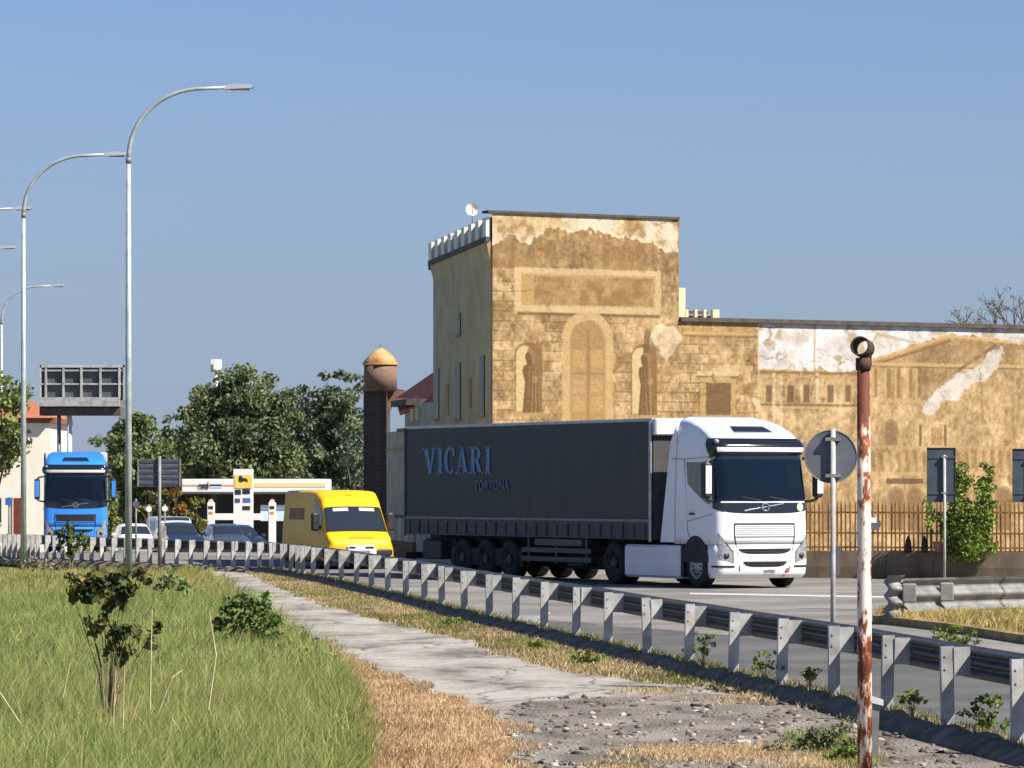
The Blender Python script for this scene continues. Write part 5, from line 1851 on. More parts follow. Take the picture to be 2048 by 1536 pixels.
t = thing('rusty_pole', 'rusty peeling white pole topped by an open pipe ring, right foreground', 'pole', (PX(1728, d_), d_, -.1))
hp = PZ(716, d_) + .1
MB().tube([(0.008, 0, -.2), (0.004, 0, 1.2), (0, 0, 2.2), (-.006, 0, hp)], [.060, .058, .055, .050], 22).build('shaft', M_rust, t, True)
MB().tube([(-.006, 0, hp - .10), (-.006, 0, hp + .0)], [.062, .062], 20).build('sleeve', M_rustd, t, True)
# pipe ring, axis towards the wall and slightly left
ax = Vector((.42, 1.0, -.16)).normalized()
c0 = Vector((-.012, 0, hp + .085))
u_ = ax.orthogonal().normalized(); w_ = ax.cross(u_)
vs, fs = [], []
N = 28
for (o, r_) in ((-.075, .066), (-.075, .080), (.075, .080), (.075, .066)):
    for i in range(N):
        a = 2 * math.pi * i / N
        vs.append(c0 + ax * o + u_ * (r_ * math.cos(a)) + w_ * (r_ * math.sin(a)))
for j in range(4):
    for i in range(N):
        fs.append((j * N + i, j * N + (i + 1) % N, ((j + 1) % 4) * N + (i + 1) % N, ((j + 1) % 4) * N + i))
obj_from('pipe_ring', vs, fs, M_rustd, t, True)
MB().box(.01, .062, -.01, .01, hp - .06, hp + .03).build('bracket', M_rustd, t)

# leaning delineator stub beside it
d_ = 33.5
t = thing('marker_post', 'short grey marker post with a pale cap, right beside the rusty pole', 'post', (PX(1752, d_), d_, -.1))
h_ = PZ(1404, d_) + .1
MB().prism([(-.035, 0), (.012, 0), (.03, h_), (-.035, h_)], -.02, .02, 'y').build('shaft', M_galvd, t)
MB().prism([(-.06, h_), (.06, h_ - .03), (.06, h_ + .02), (-.055, h_ + .055)], -.045, .045, 'y').build('cap', M_whited, t)

# ------------------------------------------------------------------ petrol station
d_ = 235.0
zg = zt(d_)
M_canw = mat('canopy_white', (.78, .76, .70), None, rough=.5)
t = thing('petrol_station', 'white petrol station canopy with a pale yellow stripe, before the trees', 'canopy', (PX(505, d_), d_, zg))
def sx(x): return PX(x, d_) - PX(505, d_)
def sz(y): return PZ(y, d_) - zg
cn = MB().box(sx(363), sx(652), 0, 7.0, sz(985), sz(958), .05).build('canopy', M_canw, t)
MB().box(sx(480), sx(651), -.02, -.004, sz(974), sz(966)).build('stripe', mat('pale_yellow', (.80, .62, .28), None, rough=.5), cn)
MB().box(sx(366), sx(470), -.02, -.004, sz(972), sz(969)).build('stripe', mat('pale_red', (.7, .35, .25), None, rough=.5), cn)
MB().box(sx(363), sx(652), -.012, .02, sz(988), sz(985.3)).build('fascia_lip', M_roofd, cn)
fc = bpy.data.curves.new('station', 'FONT')
fc.body = 'eni'
fc.size = .55
fc.extrude = .01
fc.offset = .015
to = bpy.data.objects.new('station', fc)
COL.objects.link(to)
bpy.context.view_layer.update()
me = bpy.data.meshes.new_from_object(to.evaluated_get(bpy.context.evaluated_depsgraph_get()))
bpy.data.objects.remove(to)
me.materials.clear(); me.materials.append(M_black)
lo_ = bpy.data.objects.new('lettering', me)
COL.objects.link(lo_)
lo_.parent = cn
lo_.location = (sx(396), -.04, sz(977)); lo_.rotation_euler = (math.pi / 2, 0, 0)
MB().box(sx(420), sx(443), -.02, -.004, sz(976), sz(967)).build('print', mat('pale_blue', (.45, .55, .7), None, rough=.5), cn)
for x in (416, 536, 590):
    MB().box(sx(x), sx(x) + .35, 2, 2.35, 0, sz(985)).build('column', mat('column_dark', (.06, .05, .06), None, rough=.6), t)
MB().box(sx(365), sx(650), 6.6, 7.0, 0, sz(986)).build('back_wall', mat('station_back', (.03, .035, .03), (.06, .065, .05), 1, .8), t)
kiosk = MB().box(sx(520), sx(575), .5, 1.2, sz(1042), sz(1010)).build('panel', mat('pale_panel', (.55, .68, .74), (.6, .72, .78), 1.5, .5), t)
MB().box(sx(420), sx(520), .3, .9, sz(1040), sz(1027)).build('low_panel', M_canw, t)
for (x, lab) in ((424, 'left petrol pump under the white canopy'), (546, 'right petrol pump under the white canopy')):
    p_ = thing('petrol_pump', lab, 'pump', (PX(x, d_) , d_ - .8, zg), 0, 'petrol pumps under the canopy')
    MB().box(-.22, .22, -.2, .2, 0, sz(1005), .03).build('body', M_canw, p_)
    MB().box(-.12, .12, -.215, -.204, sz(1028), sz(1023)).build('screen', M_orange, p_)
    MB().box(-.14, .14, -.215, -.204, sz(1018), sz(1012)).build('display', M_black, p_)
    MB().cyl((0, -.05, sz(1003)), (0, .05, sz(1003)), .15, n=16).build('topper', mat('topper_pink', (.75, .45, .42), None, rough=.5), p_)
d_ = 225.0
zg = zt(d_)
t = thing('price_totem', 'tall white price totem with a yellow logo panel in front of the canopy', 'sign', (PX(486, d_), d_, zg))
def sx(x): return PX(x, d_) - PX(486, d_)
def sz(y): return PZ(y, d_) - zg
MB().box(sx(467), sx(506), 0, .35, 0, sz(938)).build('panel', M_canw, t)
lg = MB().box(sx(469), sx(504), -.03, -.004, sz(976), sz(950)).build('logo_panel', mat('logo_yellow', (.85, .50, .06), (.85, .58, .12), .8, .5), t)
dg = MB()
dg.prism([(sx(477), sz(962)), (sx(478), sz(953)), (sx(483), sz(952)), (sx(486), sz(956)), (sx(493), sz(957)), (sx(496), sz(961)), (sx(495), sz(964)), (sx(488), sz(962)), (sx(482), sz(965))], -.045, -.034, 'y')
dg.build('emblem', M_black, lg)
MB().box(sx(479), sx(484), -.045, -.034, sz(953), sz(951)).build('emblem_flame', M_red, lg)
for (x0, x1, y0, y1, mm) in ((470, 482, 979, 989, M_black), (485, 500, 978, 988, M_black), (470, 480, 997, 1005, mat('print_navy', (.05, .07, .14), None, rough=.5)), (486, 501, 996, 1005, mat('print_blue', (.06, .14, .4), None, rough=.5)), (485, 500, 1012, 1020, M_black)):
    MB().box(sx(x0), sx(x1), -.02, -.004, sz(y1), sz(y0)).build('price_print', mm, t)

# small street signs in the distance
def tiny_sign(x, y, d_, m, label, square=False):
    zg = zt(d_)
    t = thing('street_sign', label, 'sign', (PX(x, d_), d_, zg))
    z = PZ(y, d_) - zg
    sign_post(t, 0, z + .2, .035, M_galvd)
    if square:
        MB().box(-.13, .13, -.06, -.04, z - .13, z + .13).build('plate', m, t)
        MB().box(-.13, .13, -.06, -.04, z + .15, z + .40).build('plate', M_white, t)
    else:
        MB().cyl((0, -.06, z), (0, -.04, z), .13, n=18).build('disc', m, t)
tiny_sign(272, 1008, 150, M_signb, 'small grey round sign just right of the main lamp post')
tiny_sign(298, 1018, 175, M_white, 'small white round sign left of the grey sign post')
tiny_sign(330, 1017, 175, M_white, 'small white round sign right of the grey sign post')
tiny_sign(18, 1003, 140, mat('parking_blue', (.05, .12, .42), None, rough=.5), 'blue and white square street sign before the cream house', True)

# ------------------------------------------------------------------ cream house at the left edge
d_ = 182.0
zg = zt(d_)
t = thing('cream_house', 'cream house with terracotta roof at the left edge behind the lamp posts', 'house', (PX(40, d_), d_, zg))
def sx(x): return PX(x, d_) - PX(40, d_)
def sz(y): return PZ(y, d_) - zg
MB().box(sx(-160), sx(101), 0, 7, -.3, sz(846)).build('wall', mat('house_cream', (.74, .68, .56), (.80, .74, .62), 1.0, .9), t)
MB().box(sx(-170), sx(111), -.12, 7.3, sz(846), sz(835)).build('eave', mat('eave_brown', L(110, 66, 48), L(136, 92, 66), 3, .8), t)
rf = MB()
rf.add([(sx(-165), -.45, sz(836)), (sx(108), -.45, sz(836)), (sx(60), 3.5, sz(800)), (sx(-165), 3.5, sz(800)), (sx(108), 7.3, sz(836)), (sx(-165), 7.3, sz(836))],
       [(0, 1, 2, 3), (1, 4, 2), (4, 5, 3, 2), (0, 3, 5)])
rf.build('roof', mat('terracotta', L(150, 86, 60), L(178, 112, 84), 5, .85, bump=.4), t)
dr = MB().box(sx(27), sx(44), -.04, .0, -.2, sz(996)).build('door', mat('door_brown', L(96, 40, 30), L(116, 54, 40), 2, .6), t)
MB().box(sx(25), sx(27), -.06, .0, -.2, sz(992)).build('frame', M_cream, dr)
MB().box(sx(44), sx(46), -.06, .0, -.2, sz(992)).build('frame', M_cream, dr)
w_ = MB().box(sx(-10), sx(3), -.04, .0, sz(1045), sz(996)).build('window', M_glass, t)
MB().box(sx(-12), sx(5), -.08, .0, sz(1049), sz(1045.5)).build('sill', M_cream, w_)

# ------------------------------------------------------------------ vegetation
def leaf_cloud(centres, radii, per, size, base, var, seed, flat=.0, up=.3):
    """leaf quads clustered round the given clump centres; returns verts, quads, cols"""
    r = np.random.default_rng(seed)
    C, S, K = [], [], []
    for c_, rad in zip(centres, radii):
        n_ = int(per * rad ** 2)
        n_ = max(n_, 6)
        d = r.normal(size=(n_, 3)); d /= np.linalg.norm(d, axis=1)[:, None]
        q = np.asarray(c_) + d * (np.asarray(rad) * (r.random((n_, 1)) ** .45)) * np.array([1, 1, .8])
        C.append(q)
        tone = r.normal(0, 1)
        K.append(np.full(n_, tone))
    C = np.concatenate(C); K = np.concatenate(K)
    n_ = len(C)
    nrm = r.normal(size=(n_, 3)); nrm[:, 2] += up; nrm /= np.linalg.norm(nrm, axis=1)[:, None]
    t = np.cross(nrm, r.normal(size=(n_, 3))); t /= np.linalg.norm(t, axis=1)[:, None]
    b = np.cross(nrm, t)
    s = size * r.uniform(.6, 1.3, (n_, 1))
    V = np.stack([C - t * s * .5, C + b * s * .32 + nrm * s * .06, C + t * s * .5, C - b * s * .32 + nrm * s * .06], 1).reshape(-1, 3)
    Fq = np.arange(n_ * 4).reshape(-1, 4)
    base = np.array(base)
    col = base[None, :] * (1 + .16 * K[:, None] + r.normal(0, .14, (n_, 1))) + np.array(var)[None, :] * np.clip(r.normal(0, 1, (n_, 1)) + .5 * K[:, None], -1, 2)
    col = np.repeat(np.clip(col, .004, 1), 4, axis=0)
    return V, Fq, col

M_leaf = mat('leaf', .75, 1.2, 3, .6, attr=True, trans=.25, spec=.3)
M_bark = mat('bark', L(84, 68, 52), L(112, 94, 74), 6, .95, bump=.5)

def tree(name, x, d, top_y, halfw_px, label, base, var, seed, clumps=46, leaf=.34, per=46, bottom_frac=.12, cat='tree', group=None, sq=1.0):
    r = np.random.default_rng(seed)
    zg = zt(d)
    X = PX(x, d)
    H = PZ(top_y, d) - zg
    Wd = halfw_px / F * d
    t = thing(name, label, cat, (X, d, zg), 0, group)
    cz, rz_ = H * (1 + bottom_frac) / 2, H * (1 - bottom_frac) / 2
    cen, rad = [], []
    k = 0
    while len(cen) < clumps:
        p = r.uniform(-1, 1, 3)
        l_ = np.linalg.norm(p)
        if l_ > 1 or l_ < .25:
            continue
        # keep the outline uneven
        lob = .80 + .20 * math.sin(3.1 * math.atan2(p[2], p[0]) + seed) * math.cos(2.3 * math.atan2(p[1], p[0]) + seed * 2)
        cr_ = Wd * r.uniform(.16, .30)
        cen.append((p[0] * (Wd - cr_ * .6) * lob, p[1] * (Wd - cr_ * .6) * lob * sq, cz + p[2] * (rz_ - cr_ * .5) * (.92 + .08 * lob)))
        rad.append(cr_)
    # guarantee the top is reached
    for dx in (-.25, .05, .3):
        cen.append((dx * Wd, r.uniform(-.2, .2) * Wd, H - Wd * .16 - abs(dx) * Wd * .3)); rad.append(Wd * .16)
    V, Fq, col = leaf_cloud(cen, rad, per / (leaf ** 2) * .55, leaf, base, var, seed)
    np_mesh('crown', V, Fq, M_leaf, col, t, 4)
    tr = MB()
    tr.tube([(0, 0, 0), (.1, 0, H * .2), (0, .1, H * .45), (.1, 0, H * .7)], [Wd * .07, Wd * .055, Wd * .04, Wd * .015], 8)
    for j in range(10):
        c_ = cen[j * 3 % len(cen)]
        z0 = H * r.uniform(.18, .5)
        tr.tube([(0, 0, z0), (c_[0] * .5, c_[1] * .5, (z0 + c_[2]) / 2 + .2), tuple(c_)], [Wd * .03, Wd * .02, Wd * .008], 6)
    tr.build('trunk', M_bark, t, True)
    return t

DG = L(106, 118, 82); DGv = (.018, .020, .010)
DG2 = L(104, 116, 90); MG = L(116, 128, 84); OL = L(120, 118, 52); GB = L(86, 100, 84)
tg = 'trees behind the petrol station'
tree('broad_tree', 490, 285, 722, 148, 'broadest and tallest dark green tree right behind the price totem', DG, DGv, 1, 110, .40, 40, .06, group=tg)
tree('broad_tree', 415, 300, 760, 92, 'dark green tree bulging left of the tallest tree', DG, DGv, 2, 90, .40, 40, .06, group=tg)
tree('broad_tree', 672, 300, 733, 86, 'dark green tree between the tallest tree and the brick turret', DG2, DGv, 3, 110, .40, 46, .06, group=tg)
tree('broad_tree', 275, 290, 818, 88, 'lower green tree behind the main lamp post', MG, DGv, 4, 90, .38, 40, .05, group=tg)
tree('broad_tree', 195, 280, 868, 52, 'small pale green tree just right of the blue truck roof', L(96, 112, 66), DGv, 5, 44, .34, 40, .04, group=tg)
tree('broad_tree', 350, 310, 822, 70, 'low tree filling the gap between lamp post tree and bulging tree', DG2, DGv, 6, 60, .38, 40, .04, group=tg)
tree('broad_tree', 600, 305, 762, 92, 'dark tree low behind the gap right of the tallest tree', DG2, DGv, 7, 56, .38, 40, .04, group=tg)
tree('broad_tree', 708, 312, 742, 64, 'tree closest to the brick turret, behind its drum', DG2, DGv, 18, 90, .40, 44, .05, group=tg)
tree('grey_tree', 706, 262, 862, 58, 'grey green tree low beside the brick pillar', GB, (.012, .014, .012), 8, 40, .32, 40, .04, group=tg)
tree('shrub', 222, 215, 985, 36, 'yellow green bush right of the blue truck', L(130, 138, 70), (.03, .03, .01), 9, 22, .22, 44, .0, cat='bush')
tree('shrub', 392, 222, 990, 44, 'olive yellow bush under the left end of the canopy', OL, (.04, .03, .005), 10, 26, .22, 44, .0, cat='bush')
tree('shrub', 300, 212, 978, 40, 'brownish green bush behind the grey sign', L(128, 118, 74), (.03, .025, .01), 12, 24, .22, 44, .0, cat='bush')
tree('shrub', 350, 250, 935, 34, 'orange tinted bush peeking right of the grey sign back', L(150, 110, 50), (.03, .01, .0), 13, 20, .24, 44, .0, cat='bush')
tree('shrub', 668, 205, 985, 40, 'mixed green bush behind the van roof', L(100, 108, 70), (.02, .02, .01), 14, 22, .2, 44, .0, cat='bush')
tree('broad_tree', 545, 360, 850, 200, 'wide dark mass of trees lowest behind the whole canopy', DG2, DGv, 15, 50, .5, 34, .0, group=tg)
tree('broad_tree', 290, 365, 880, 190, 'wide low tree belt behind the cars at the left', DG2, DGv, 16, 50, .5, 34, .0, group=tg)
# leafy tree at the left edge
tree('leafy_tree', -14, 136, 736, 104, 'pale green leafy tree at the left edge before the cream house', L(122, 134, 78), (.05, .05, .02), 20, 80, .20, 26, .40)

# bare tree behind the wall at the right
def bare_tree():
    d = 132
    X = PX(2022, d)
    t = thing('bare_tree', 'nearly bare tree reaching above the long wall at the right edge', 'tree', (X, d, 0))
    m = MB()
    r = random.Random(5)
    tips = []
    def br_(p, a, b, ln, rad, n_):
        q = (p[0] + ln * math.sin(a), p[1] + ln * .3 * math.sin(b), p[2] + ln * math.cos(a))
        mid = ((p[0] + q[0]) / 2 + r.uniform(-.06, .06) * ln, (p[1] + q[1]) / 2, (p[2] + q[2]) / 2)
        m.tube([p, mid, q], [rad, rad * .85, rad * .7], 6)
        tips.append(q)
        if n_ > 0:
            for k in range(2 + (r.random() < .5)):
                br_(q, a + r.uniform(-.75, .75), b + r.uniform(-1, 1), ln * r.uniform(.6, .85), rad * .65, n_ - 1)
    m.tube([(0, 0, 0), (0.05, 0, 3), (0, 0, 5.2)], [.24, .2, .16], 10)
    for a in (-1.0, -.45, .05, .5, .95):
        br_((0, 0, 5.0), a, r.uniform(-1, 1), .95 + .42 * math.cos(a), .06, 4)
    m.build('trunk', mat('grey_bark', L(88, 88, 84), L(110, 110, 104), 8, .95), t, True)
    V, Fq, col = leaf_cloud([p for p in tips if r.random() < .25], [.14] * len(tips), 700, .07, L(110, 112, 76), (.02, .02, .01), 33)
    np_mesh('sparse_leaves', V, Fq, M_leaf, col, t, 4)
bare_tree()

# climbing vine on the fence
def vine(cols_px, label, seed, d=99.2):
    r = np.random.default_rng(seed)
    x0 = sum(c_[0] for c_ in cols_px) / len(cols_px)
    t = thing('climbing_vine', label, 'plant', (PX(x0, d), d, .6))
    cen, rad = [], []
    st = MB()
    for (x, yt, yb, w) in cols_px:
        n_ = int((yb - yt) / 9)
        pts = []
        for k in range(n_ + 1):
            y = yb + (yt - yb) * k / n_
            px_ = PX(x, d) - PX(x0, d) + r.normal(0, w * .22) / F * d
            cen.append((px_, r.normal(0, .08), PZ(y, d) - .6))
            rad.append(w / F * d * r.uniform(.35, .6))
            if k % 3 == 0: pts.append(cen[-1])
        st.tube([(pts[0][0], 0, 0)] + pts, .018, 5)
    V, Fq, col = leaf_cloud(cen, rad, 1700, .10, L(118, 136, 58), (.02, .022, .004), seed)
    np_mesh('leaves', V, Fq, M_leaf, col, t, 4)
    st.build('stem', M_bark, t)
vine([(1926, 935, 1105, 34), (1912, 955, 1105, 40), (1948, 1020, 1105, 50), (1925, 1040, 1105, 64), (1900, 1030, 1105, 40)], 'green vine column just right of the dark rectangular sign', 41)
vine([(1978, 930, 1100, 26), (1968, 965, 1100, 32)], 'slimmer green vine column right of the bigger vine', 42)
vine([(1860, 1008, 1060, 26)], 'small green vine tuft left of the dark rectangular sign post', 43)

# --- grass -------------------------------------------------------
def blades(name, pts, h, w, lean, c_lo, c_hi, straw, pstraw, seed, m, kind='stuff', label=None, cat=None, wind=.12):
    r = np.random.default_rng(seed)
    pts = np.asarray(pts, float)
    n_ = len(pts)
    hh = (h * r.uniform(.45, 1.15, n_))[:, None]
    a = r.uniform(0, 2 * np.pi, n_)
    dirv = np.stack([np.cos(a), np.sin(a), np.zeros(n_)], 1)
    ld = r.uniform(0, 2 * np.pi, n_)
    lv_ = np.stack([np.cos(ld), np.sin(ld), np.zeros(n_)], 1) * (lean * r.uniform(.2, 1, n_))[:, None] * hh + np.array([wind, 0, 0]) * hh
    ww = (w * r.uniform(.6, 1.3, n_))[:, None]
    up_ = np.array([0, 0, 1.0])
    p0 = pts - dirv * ww; p1 = pts + dirv * ww
    m0 = pts + lv_ * .35 + up_ * hh * .55 - dirv * ww * .8; m1 = pts + lv_ * .35 + up_ * hh * .55 + dirv * ww * .8
    tp_ = pts + lv_ + up_ * hh * .95
    V = np.stack([p0, p1, m0, m1, tp_], 1).reshape(-1, 3)
    k = np.arange(n_)[:, None] * 5
    T = np.concatenate([k + [0, 1, 3], k + [0, 3, 2], k + [2, 3, 4]], 1).reshape(-1, 3)
    f_ = r.random((n_, 1))
    f_ = np.clip(f_ * .7 + .5 * fbm(pts[:, 0] * 1.2 + 40, pts[:, 1] * .5 + 40, seed)[:, None] - .1, 0, 1)
    c = np.array(c_lo) * (1 - f_) + np.array(c_hi) * f_
    ps = pstraw * 2 * fbm(pts[:, 0] * .9 + 90, pts[:, 1] * .35 + 90, seed + 5) ** 1.5 * 1.4
    s_ = (r.random(n_) < ps)[:, None]
    c = np.where(s_, np.array(straw) * r.uniform(.7, 1.2, (n_, 1)), c)
    V = V.astype(np.float32)
    o = np_mesh(name, V, T, m, np.repeat(c, 5, axis=0), None, 3)
    tag(o, label, cat, kind=kind)
    return o
M_grass = mat('grass_blade', .8, 1.2, .8, .7, attr=True, trans=.35, spec=.2)

def scatter(n_, fn, d0, d1, seed):
    """uniform per square metre over d in [d0,d1]; fn(d)-> (x0,x1)"""
    r = np.random.default_rng(seed)
    ds = np.linspace(d0, d1, 200)
    fd_ = np.array([fn(q) for q in ds])
    wid = np.maximum(0, fd_[:, 1] - fd_[:, 0])
    cdf = np.cumsum(wid); cdf /= cdf[-1]
    d = np.interp(r.random(n_), cdf, ds)
    lo = np.interp(d, ds, fd_[:, 0]); hi = np.interp(d, ds, fd_[:, 1])
    x = lo + (hi - lo) * r.random(n_)
    return np.stack([x, d], 1)
def ground_pts(xy):
    x, d = xy[:, 0], xy[:, 1]
    z = np.interp(d, [0, 125, 155, 164, 181, 230, 300, 9000], [0, 0, -.2, -.55, -.85, -1.9, -2.4, -2.4]) - .06
    gx = np.interp(d, ge[:, 0], ge[:, 1])
    z = z - .24 * np.clip((gx + .25 - x) / .6, 0, 1) * np.clip((140 - d) / 15, 0, 1)
    return np.stack([x, d, z], 1)
def rag(d, k):
    return .22 * (float(fbm(np.array([d * .55 + 7 * k]), np.array([3.3 + k]), 50 + k)[0]) - .5) * 2 + .12 * math.sin(d * 2.3 + k)
gxl = lambda d: (-.138 * d - .6, float(np.interp(d, ge[:, 0], ge[:, 1])) - .04 + rag(d, 1))
gA = ground_pts(scatter(95000, gxl, 24, 48, 1))
gB = ground_pts(scatter(70000, gxl, 48, 85, 2))
gC = ground_pts(scatter(36000, gxl, 85, 112, 3))
G1, G2 = L(104, 120, 58), L(172, 180, 108)
ST = L(196, 178, 122)
blades('grass', gA, .50, .0045, .75, G1, G2, ST, .10, 61, M_grass, label='tall green grass with dry stalks in the left foreground', cat='grass')
blades('grass', gB, .50, .007, .7, L(106, 126, 60), L(166, 178, 106), ST, .12, 62, M_grass, label='green grass in the middle distance left of the footpath', cat='grass')
blades('grass', gC, .42, .012, .4, L(124, 132, 66), L(178, 180, 108), L(204, 176, 130), .18, 63, M_grass, label='far green and straw grass below the left guardrail', cat='grass')
blades('seed_stalks', ground_pts(scatter(2600, gxl, 24, 60, 21)), .78, .0028, .5, L(170, 160, 104), L(206, 192, 142), ST, .5, 70, M_grass, label='thin pale seed stalks rising out of the left grass', cat='grass')
# dry grass: between the green grass and the path, and along the kerb
dl1 = lambda d: (float(np.interp(d, ge[:, 0], ge[:, 1])) - .25, float(np.interp(d, pe_l[:, 0], pe_l[:, 1])) + .10 + rag(d, 2))
D1, D2, D3 = L(180, 154, 118), L(220, 194, 156), L(156, 128, 96)
blades('dry_grass', ground_pts(scatter(52000, dl1, 26, 60, 5)), .07, .005, .9, D1, D2, D3, .3, 64, M_grass, label='cut dry straw grass between green grass and footpath', cat='grass')
dl2 = lambda d: (float(np.interp(d, pe_r[:, 0], pe_r[:, 1])) - .08 + rag(d, 3) * .8, rail_x(d) - .30)
blades('dry_grass', ground_pts(scatter(34000, dl2, 38, 112, 6)), .075, .008, .9, L(170, 146, 112), L(212, 188, 148), L(120, 124, 70), .45, 65, M_grass, label='dry straw grass strip between footpath and guardrail', cat='grass')
def blob_pts(n_, specs, seed):
    r = np.random.default_rng(seed)
    out = []
    for (x, y, wx, wy, k) in specs:
        d = GD(y + 0, ZP)
        for _ in range(int(n_ * k)):
            yy = y + r.normal(0, wy); dd = GD(min(max(yy, 1150), 1600), ZP)
            out.append((PX(x + r.normal(0, wx), dd), dd, ZP + .008))
    return np.array(out)
blades('dry_grass', blob_pts(16000, [(1330, 1510, 40, 6, .2), (1420, 1514, 60, 7, .25), (1530, 1510, 50, 8, .15), (1640, 1530, 40, 10, .25), (1300, 1385, 40, 4, .03), (1480, 1402, 40, 5, .04), (1240, 1545, 40, 8, .1)], 7), .055, .005, .9, D1, D2, L(140, 134, 72), .2, 66, M_grass, label='patches of dry grass on the broken footpath at the bottom', cat='grass')
blades('green_tufts', blob_pts(9000, [(1640, 1492, 30, 10, .2), (1700, 1520, 26, 10, .2), (1170, 1322, 40, 6, .08), (1060, 1292, 30, 4, .06), (905, 1250, 24, 3, .06), (700, 1212, 30, 4, .1), (640, 1190, 30, 3, .1), (740, 1480, 12, 30, .1), (720, 1400, 10, 20, .1)], 17), .09, .005, .8, L(104, 118, 54), L(160, 166, 92), D1, .2, 69, M_grass, label='low green tufts scattered on the dry verge and broken path', cat='grass')
def isl_pts(n_, seed):
    r = np.random.default_rng(seed)
    out = []
    poly_ = ring
    xs = [p[0] for p in poly_]; ys = [p[1] for p in poly_]
    while len(out) < n_:
        x, y = r.uniform(min(xs), max(xs)), r.uniform(min(ys), max(ys))
        ins = False
        for (xa, ya), (xb, yb) in zip(poly_, poly_[1:] + poly_[:1]):
            if (ya > y) != (yb > y) and x < (xb - xa) * (y - ya) / (yb - ya) + xa:
                ins = not ins
        if ins: out.append((x, y, .15))
    return np.array(out)
blades('dry_grass', isl_pts(22000, 9), .16, .007, .8, L(160, 140, 84), L(214, 190, 130), L(116, 126, 60), .30, 67, M_grass, label='long dry grass on the traffic island by the short guardrail', cat='grass')
# weeds creeping along the kerb top
kz = lambda x, d: .06
def kerb_fn(d): return (rail_x(d) - .12, rail_x(d) + .16)
blades('kerb_weeds', np.array([(x, d, .05) for x, d in scatter(9000, kerb_fn, 24, 110, 10)]), .11, .006, .9, L(88, 104, 50), L(140, 146, 84), L(170, 150, 100), .35, 68, M_grass, label='thin weeds growing along the kerb under the guardrail', cat='weeds')

def cover(n_, d0, d1, size, hmax, seed, base, label):
    xy = ground_pts(scatter(n_, gxl, d0, d1, seed))
    r = np.random.default_rng(seed)
    dens = fbm(xy[:, 0] * 1.1 + 20, xy[:, 1] * .5 + 20, seed)
    xy = xy[r.random(len(xy)) < np.clip(dens * 3 - .9, 0, 1)]
    n_ = len(xy)
    C = xy + np.stack([np.zeros(n_), np.zeros(n_), r.random(n_) ** .6 * hmax * .9 + .05], 1)
    nrm = r.normal(size=(n_, 3)); nrm[:, 2] += .8; nrm /= np.linalg.norm(nrm, axis=1)[:, None]
    t_ = np.cross(nrm, r.normal(size=(n_, 3))); t_ /= np.linalg.norm(t_, axis=1)[:, None]
    b_ = np.cross(nrm, t_)
    s_ = size * r.uniform(.6, 1.4, (n_, 1))
    V = np.stack([C - t_ * s_ * .5, C + b_ * s_ * .3, C + t_ * s_ * .5, C - b_ * s_ * .3], 1).reshape(-1, 3)
    col = np.array(base) * (1 + r.normal(0, .2, (n_, 1)))
    tag(np_mesh('ground_cover', V, np.arange(n_ * 4).reshape(-1, 4), M_leaf, np.repeat(np.clip(col, .01, 1), 4, 0), None, 4), label, 'weeds', kind='stuff')
cover(34000, 24, 48, .055, .30, 101, L(112, 138, 70), 'leafy weeds mixed into the nearest grass')
cover(22000, 48, 100, .075, .34, 102, L(118, 138, 78), 'leafy weeds mixed into the farther grass')

# rubble on the broken path
def rubble(name, n_, xyf, seed, smin, smax, cols, label):
    r = np.random.default_rng(seed)
    ico = []
    t_ = (1 + 5 ** .5) / 2
    base = np.array([(-1, t_, 0), (1, t_, 0), (-1, -t_, 0), (1, -t_, 0), (0, -1, t_), (0, 1, t_), (0, -1, -t_), (0, 1, -t_), (t_, 0, -1), (t_, 0, 1), (-t_, 0, -1), (-t_, 0, 1)]) / 1.9
    fc_ = np.array([(0, 11, 5), (0, 5, 1), (0, 1, 7), (0, 7, 10), (0, 10, 11), (1, 5, 9), (5, 11, 4), (11, 10, 2), (10, 7, 6), (7, 1, 8), (3, 9, 4), (3, 4, 2), (3, 2, 6), (3, 6, 8), (3, 8, 9), (4, 9, 5), (2, 4, 11), (6, 2, 10), (8, 6, 7), (9, 8, 1)])
    V, T, Cc = [], [], []
    for i in range(n_):
        x, d = xyf(r)
        s = smin + (smax - smin) * r.random() ** 3
        v_ = base * (1 + r.normal(0, .32, base.shape)) * np.array([s * r.uniform(.8, 1.5), s * r.uniform(.8, 1.3), s * r.uniform(.4, .8)])
        a = r.uniform(0, 6.28)
        ca, sa = math.cos(a), math.sin(a)
        v_ = np.stack([v_[:, 0] * ca - v_[:, 1] * sa, v_[:, 0] * sa + v_[:, 1] * ca, v_[:, 2]], 1) + np.array([x, d, ZP + .01 + s * .2])
        T.append(fc_ + len(V) * 12); V.append(v_)
        cc = np.array(cols[r.integers(len(cols))]) * r.uniform(.7, 1.2)
        Cc.append(np.repeat(cc[None], 12, 0))
    o = np_mesh(name, np.concatenate(V), np.concatenate(T), mat('rubble_stone', .8, 1.2, 20, .95, attr=True), np.concatenate(Cc))
    tag(o, label, 'rubble', kind='stuff')
def xy1(r):
    y = r.uniform(1395, 1545)
    lo = np.interp(y, [1395, 1450, 1545], [1060, 1030, 1040]); hi = np.interp(y, [1395, 1545], [1640, 1950])
    x = r.uniform(lo, hi)
    d = GD(y, ZP)
    return PX(x, d), d
GREYS = [L(116, 106, 96), L(136, 126, 115), L(92, 80, 70), L(70, 60, 53), L(164, 154, 140), L(84, 72, 64)]
rubble('rubble', 1500, xy1, 3, .006, .042, GREYS, 'broken asphalt rubble strewn over the footpath at lower right')
def xy2(r):
    d = r.uniform(26, 95)
    return rail_x(d) - .35 - abs(r.normal(0, .25)), d
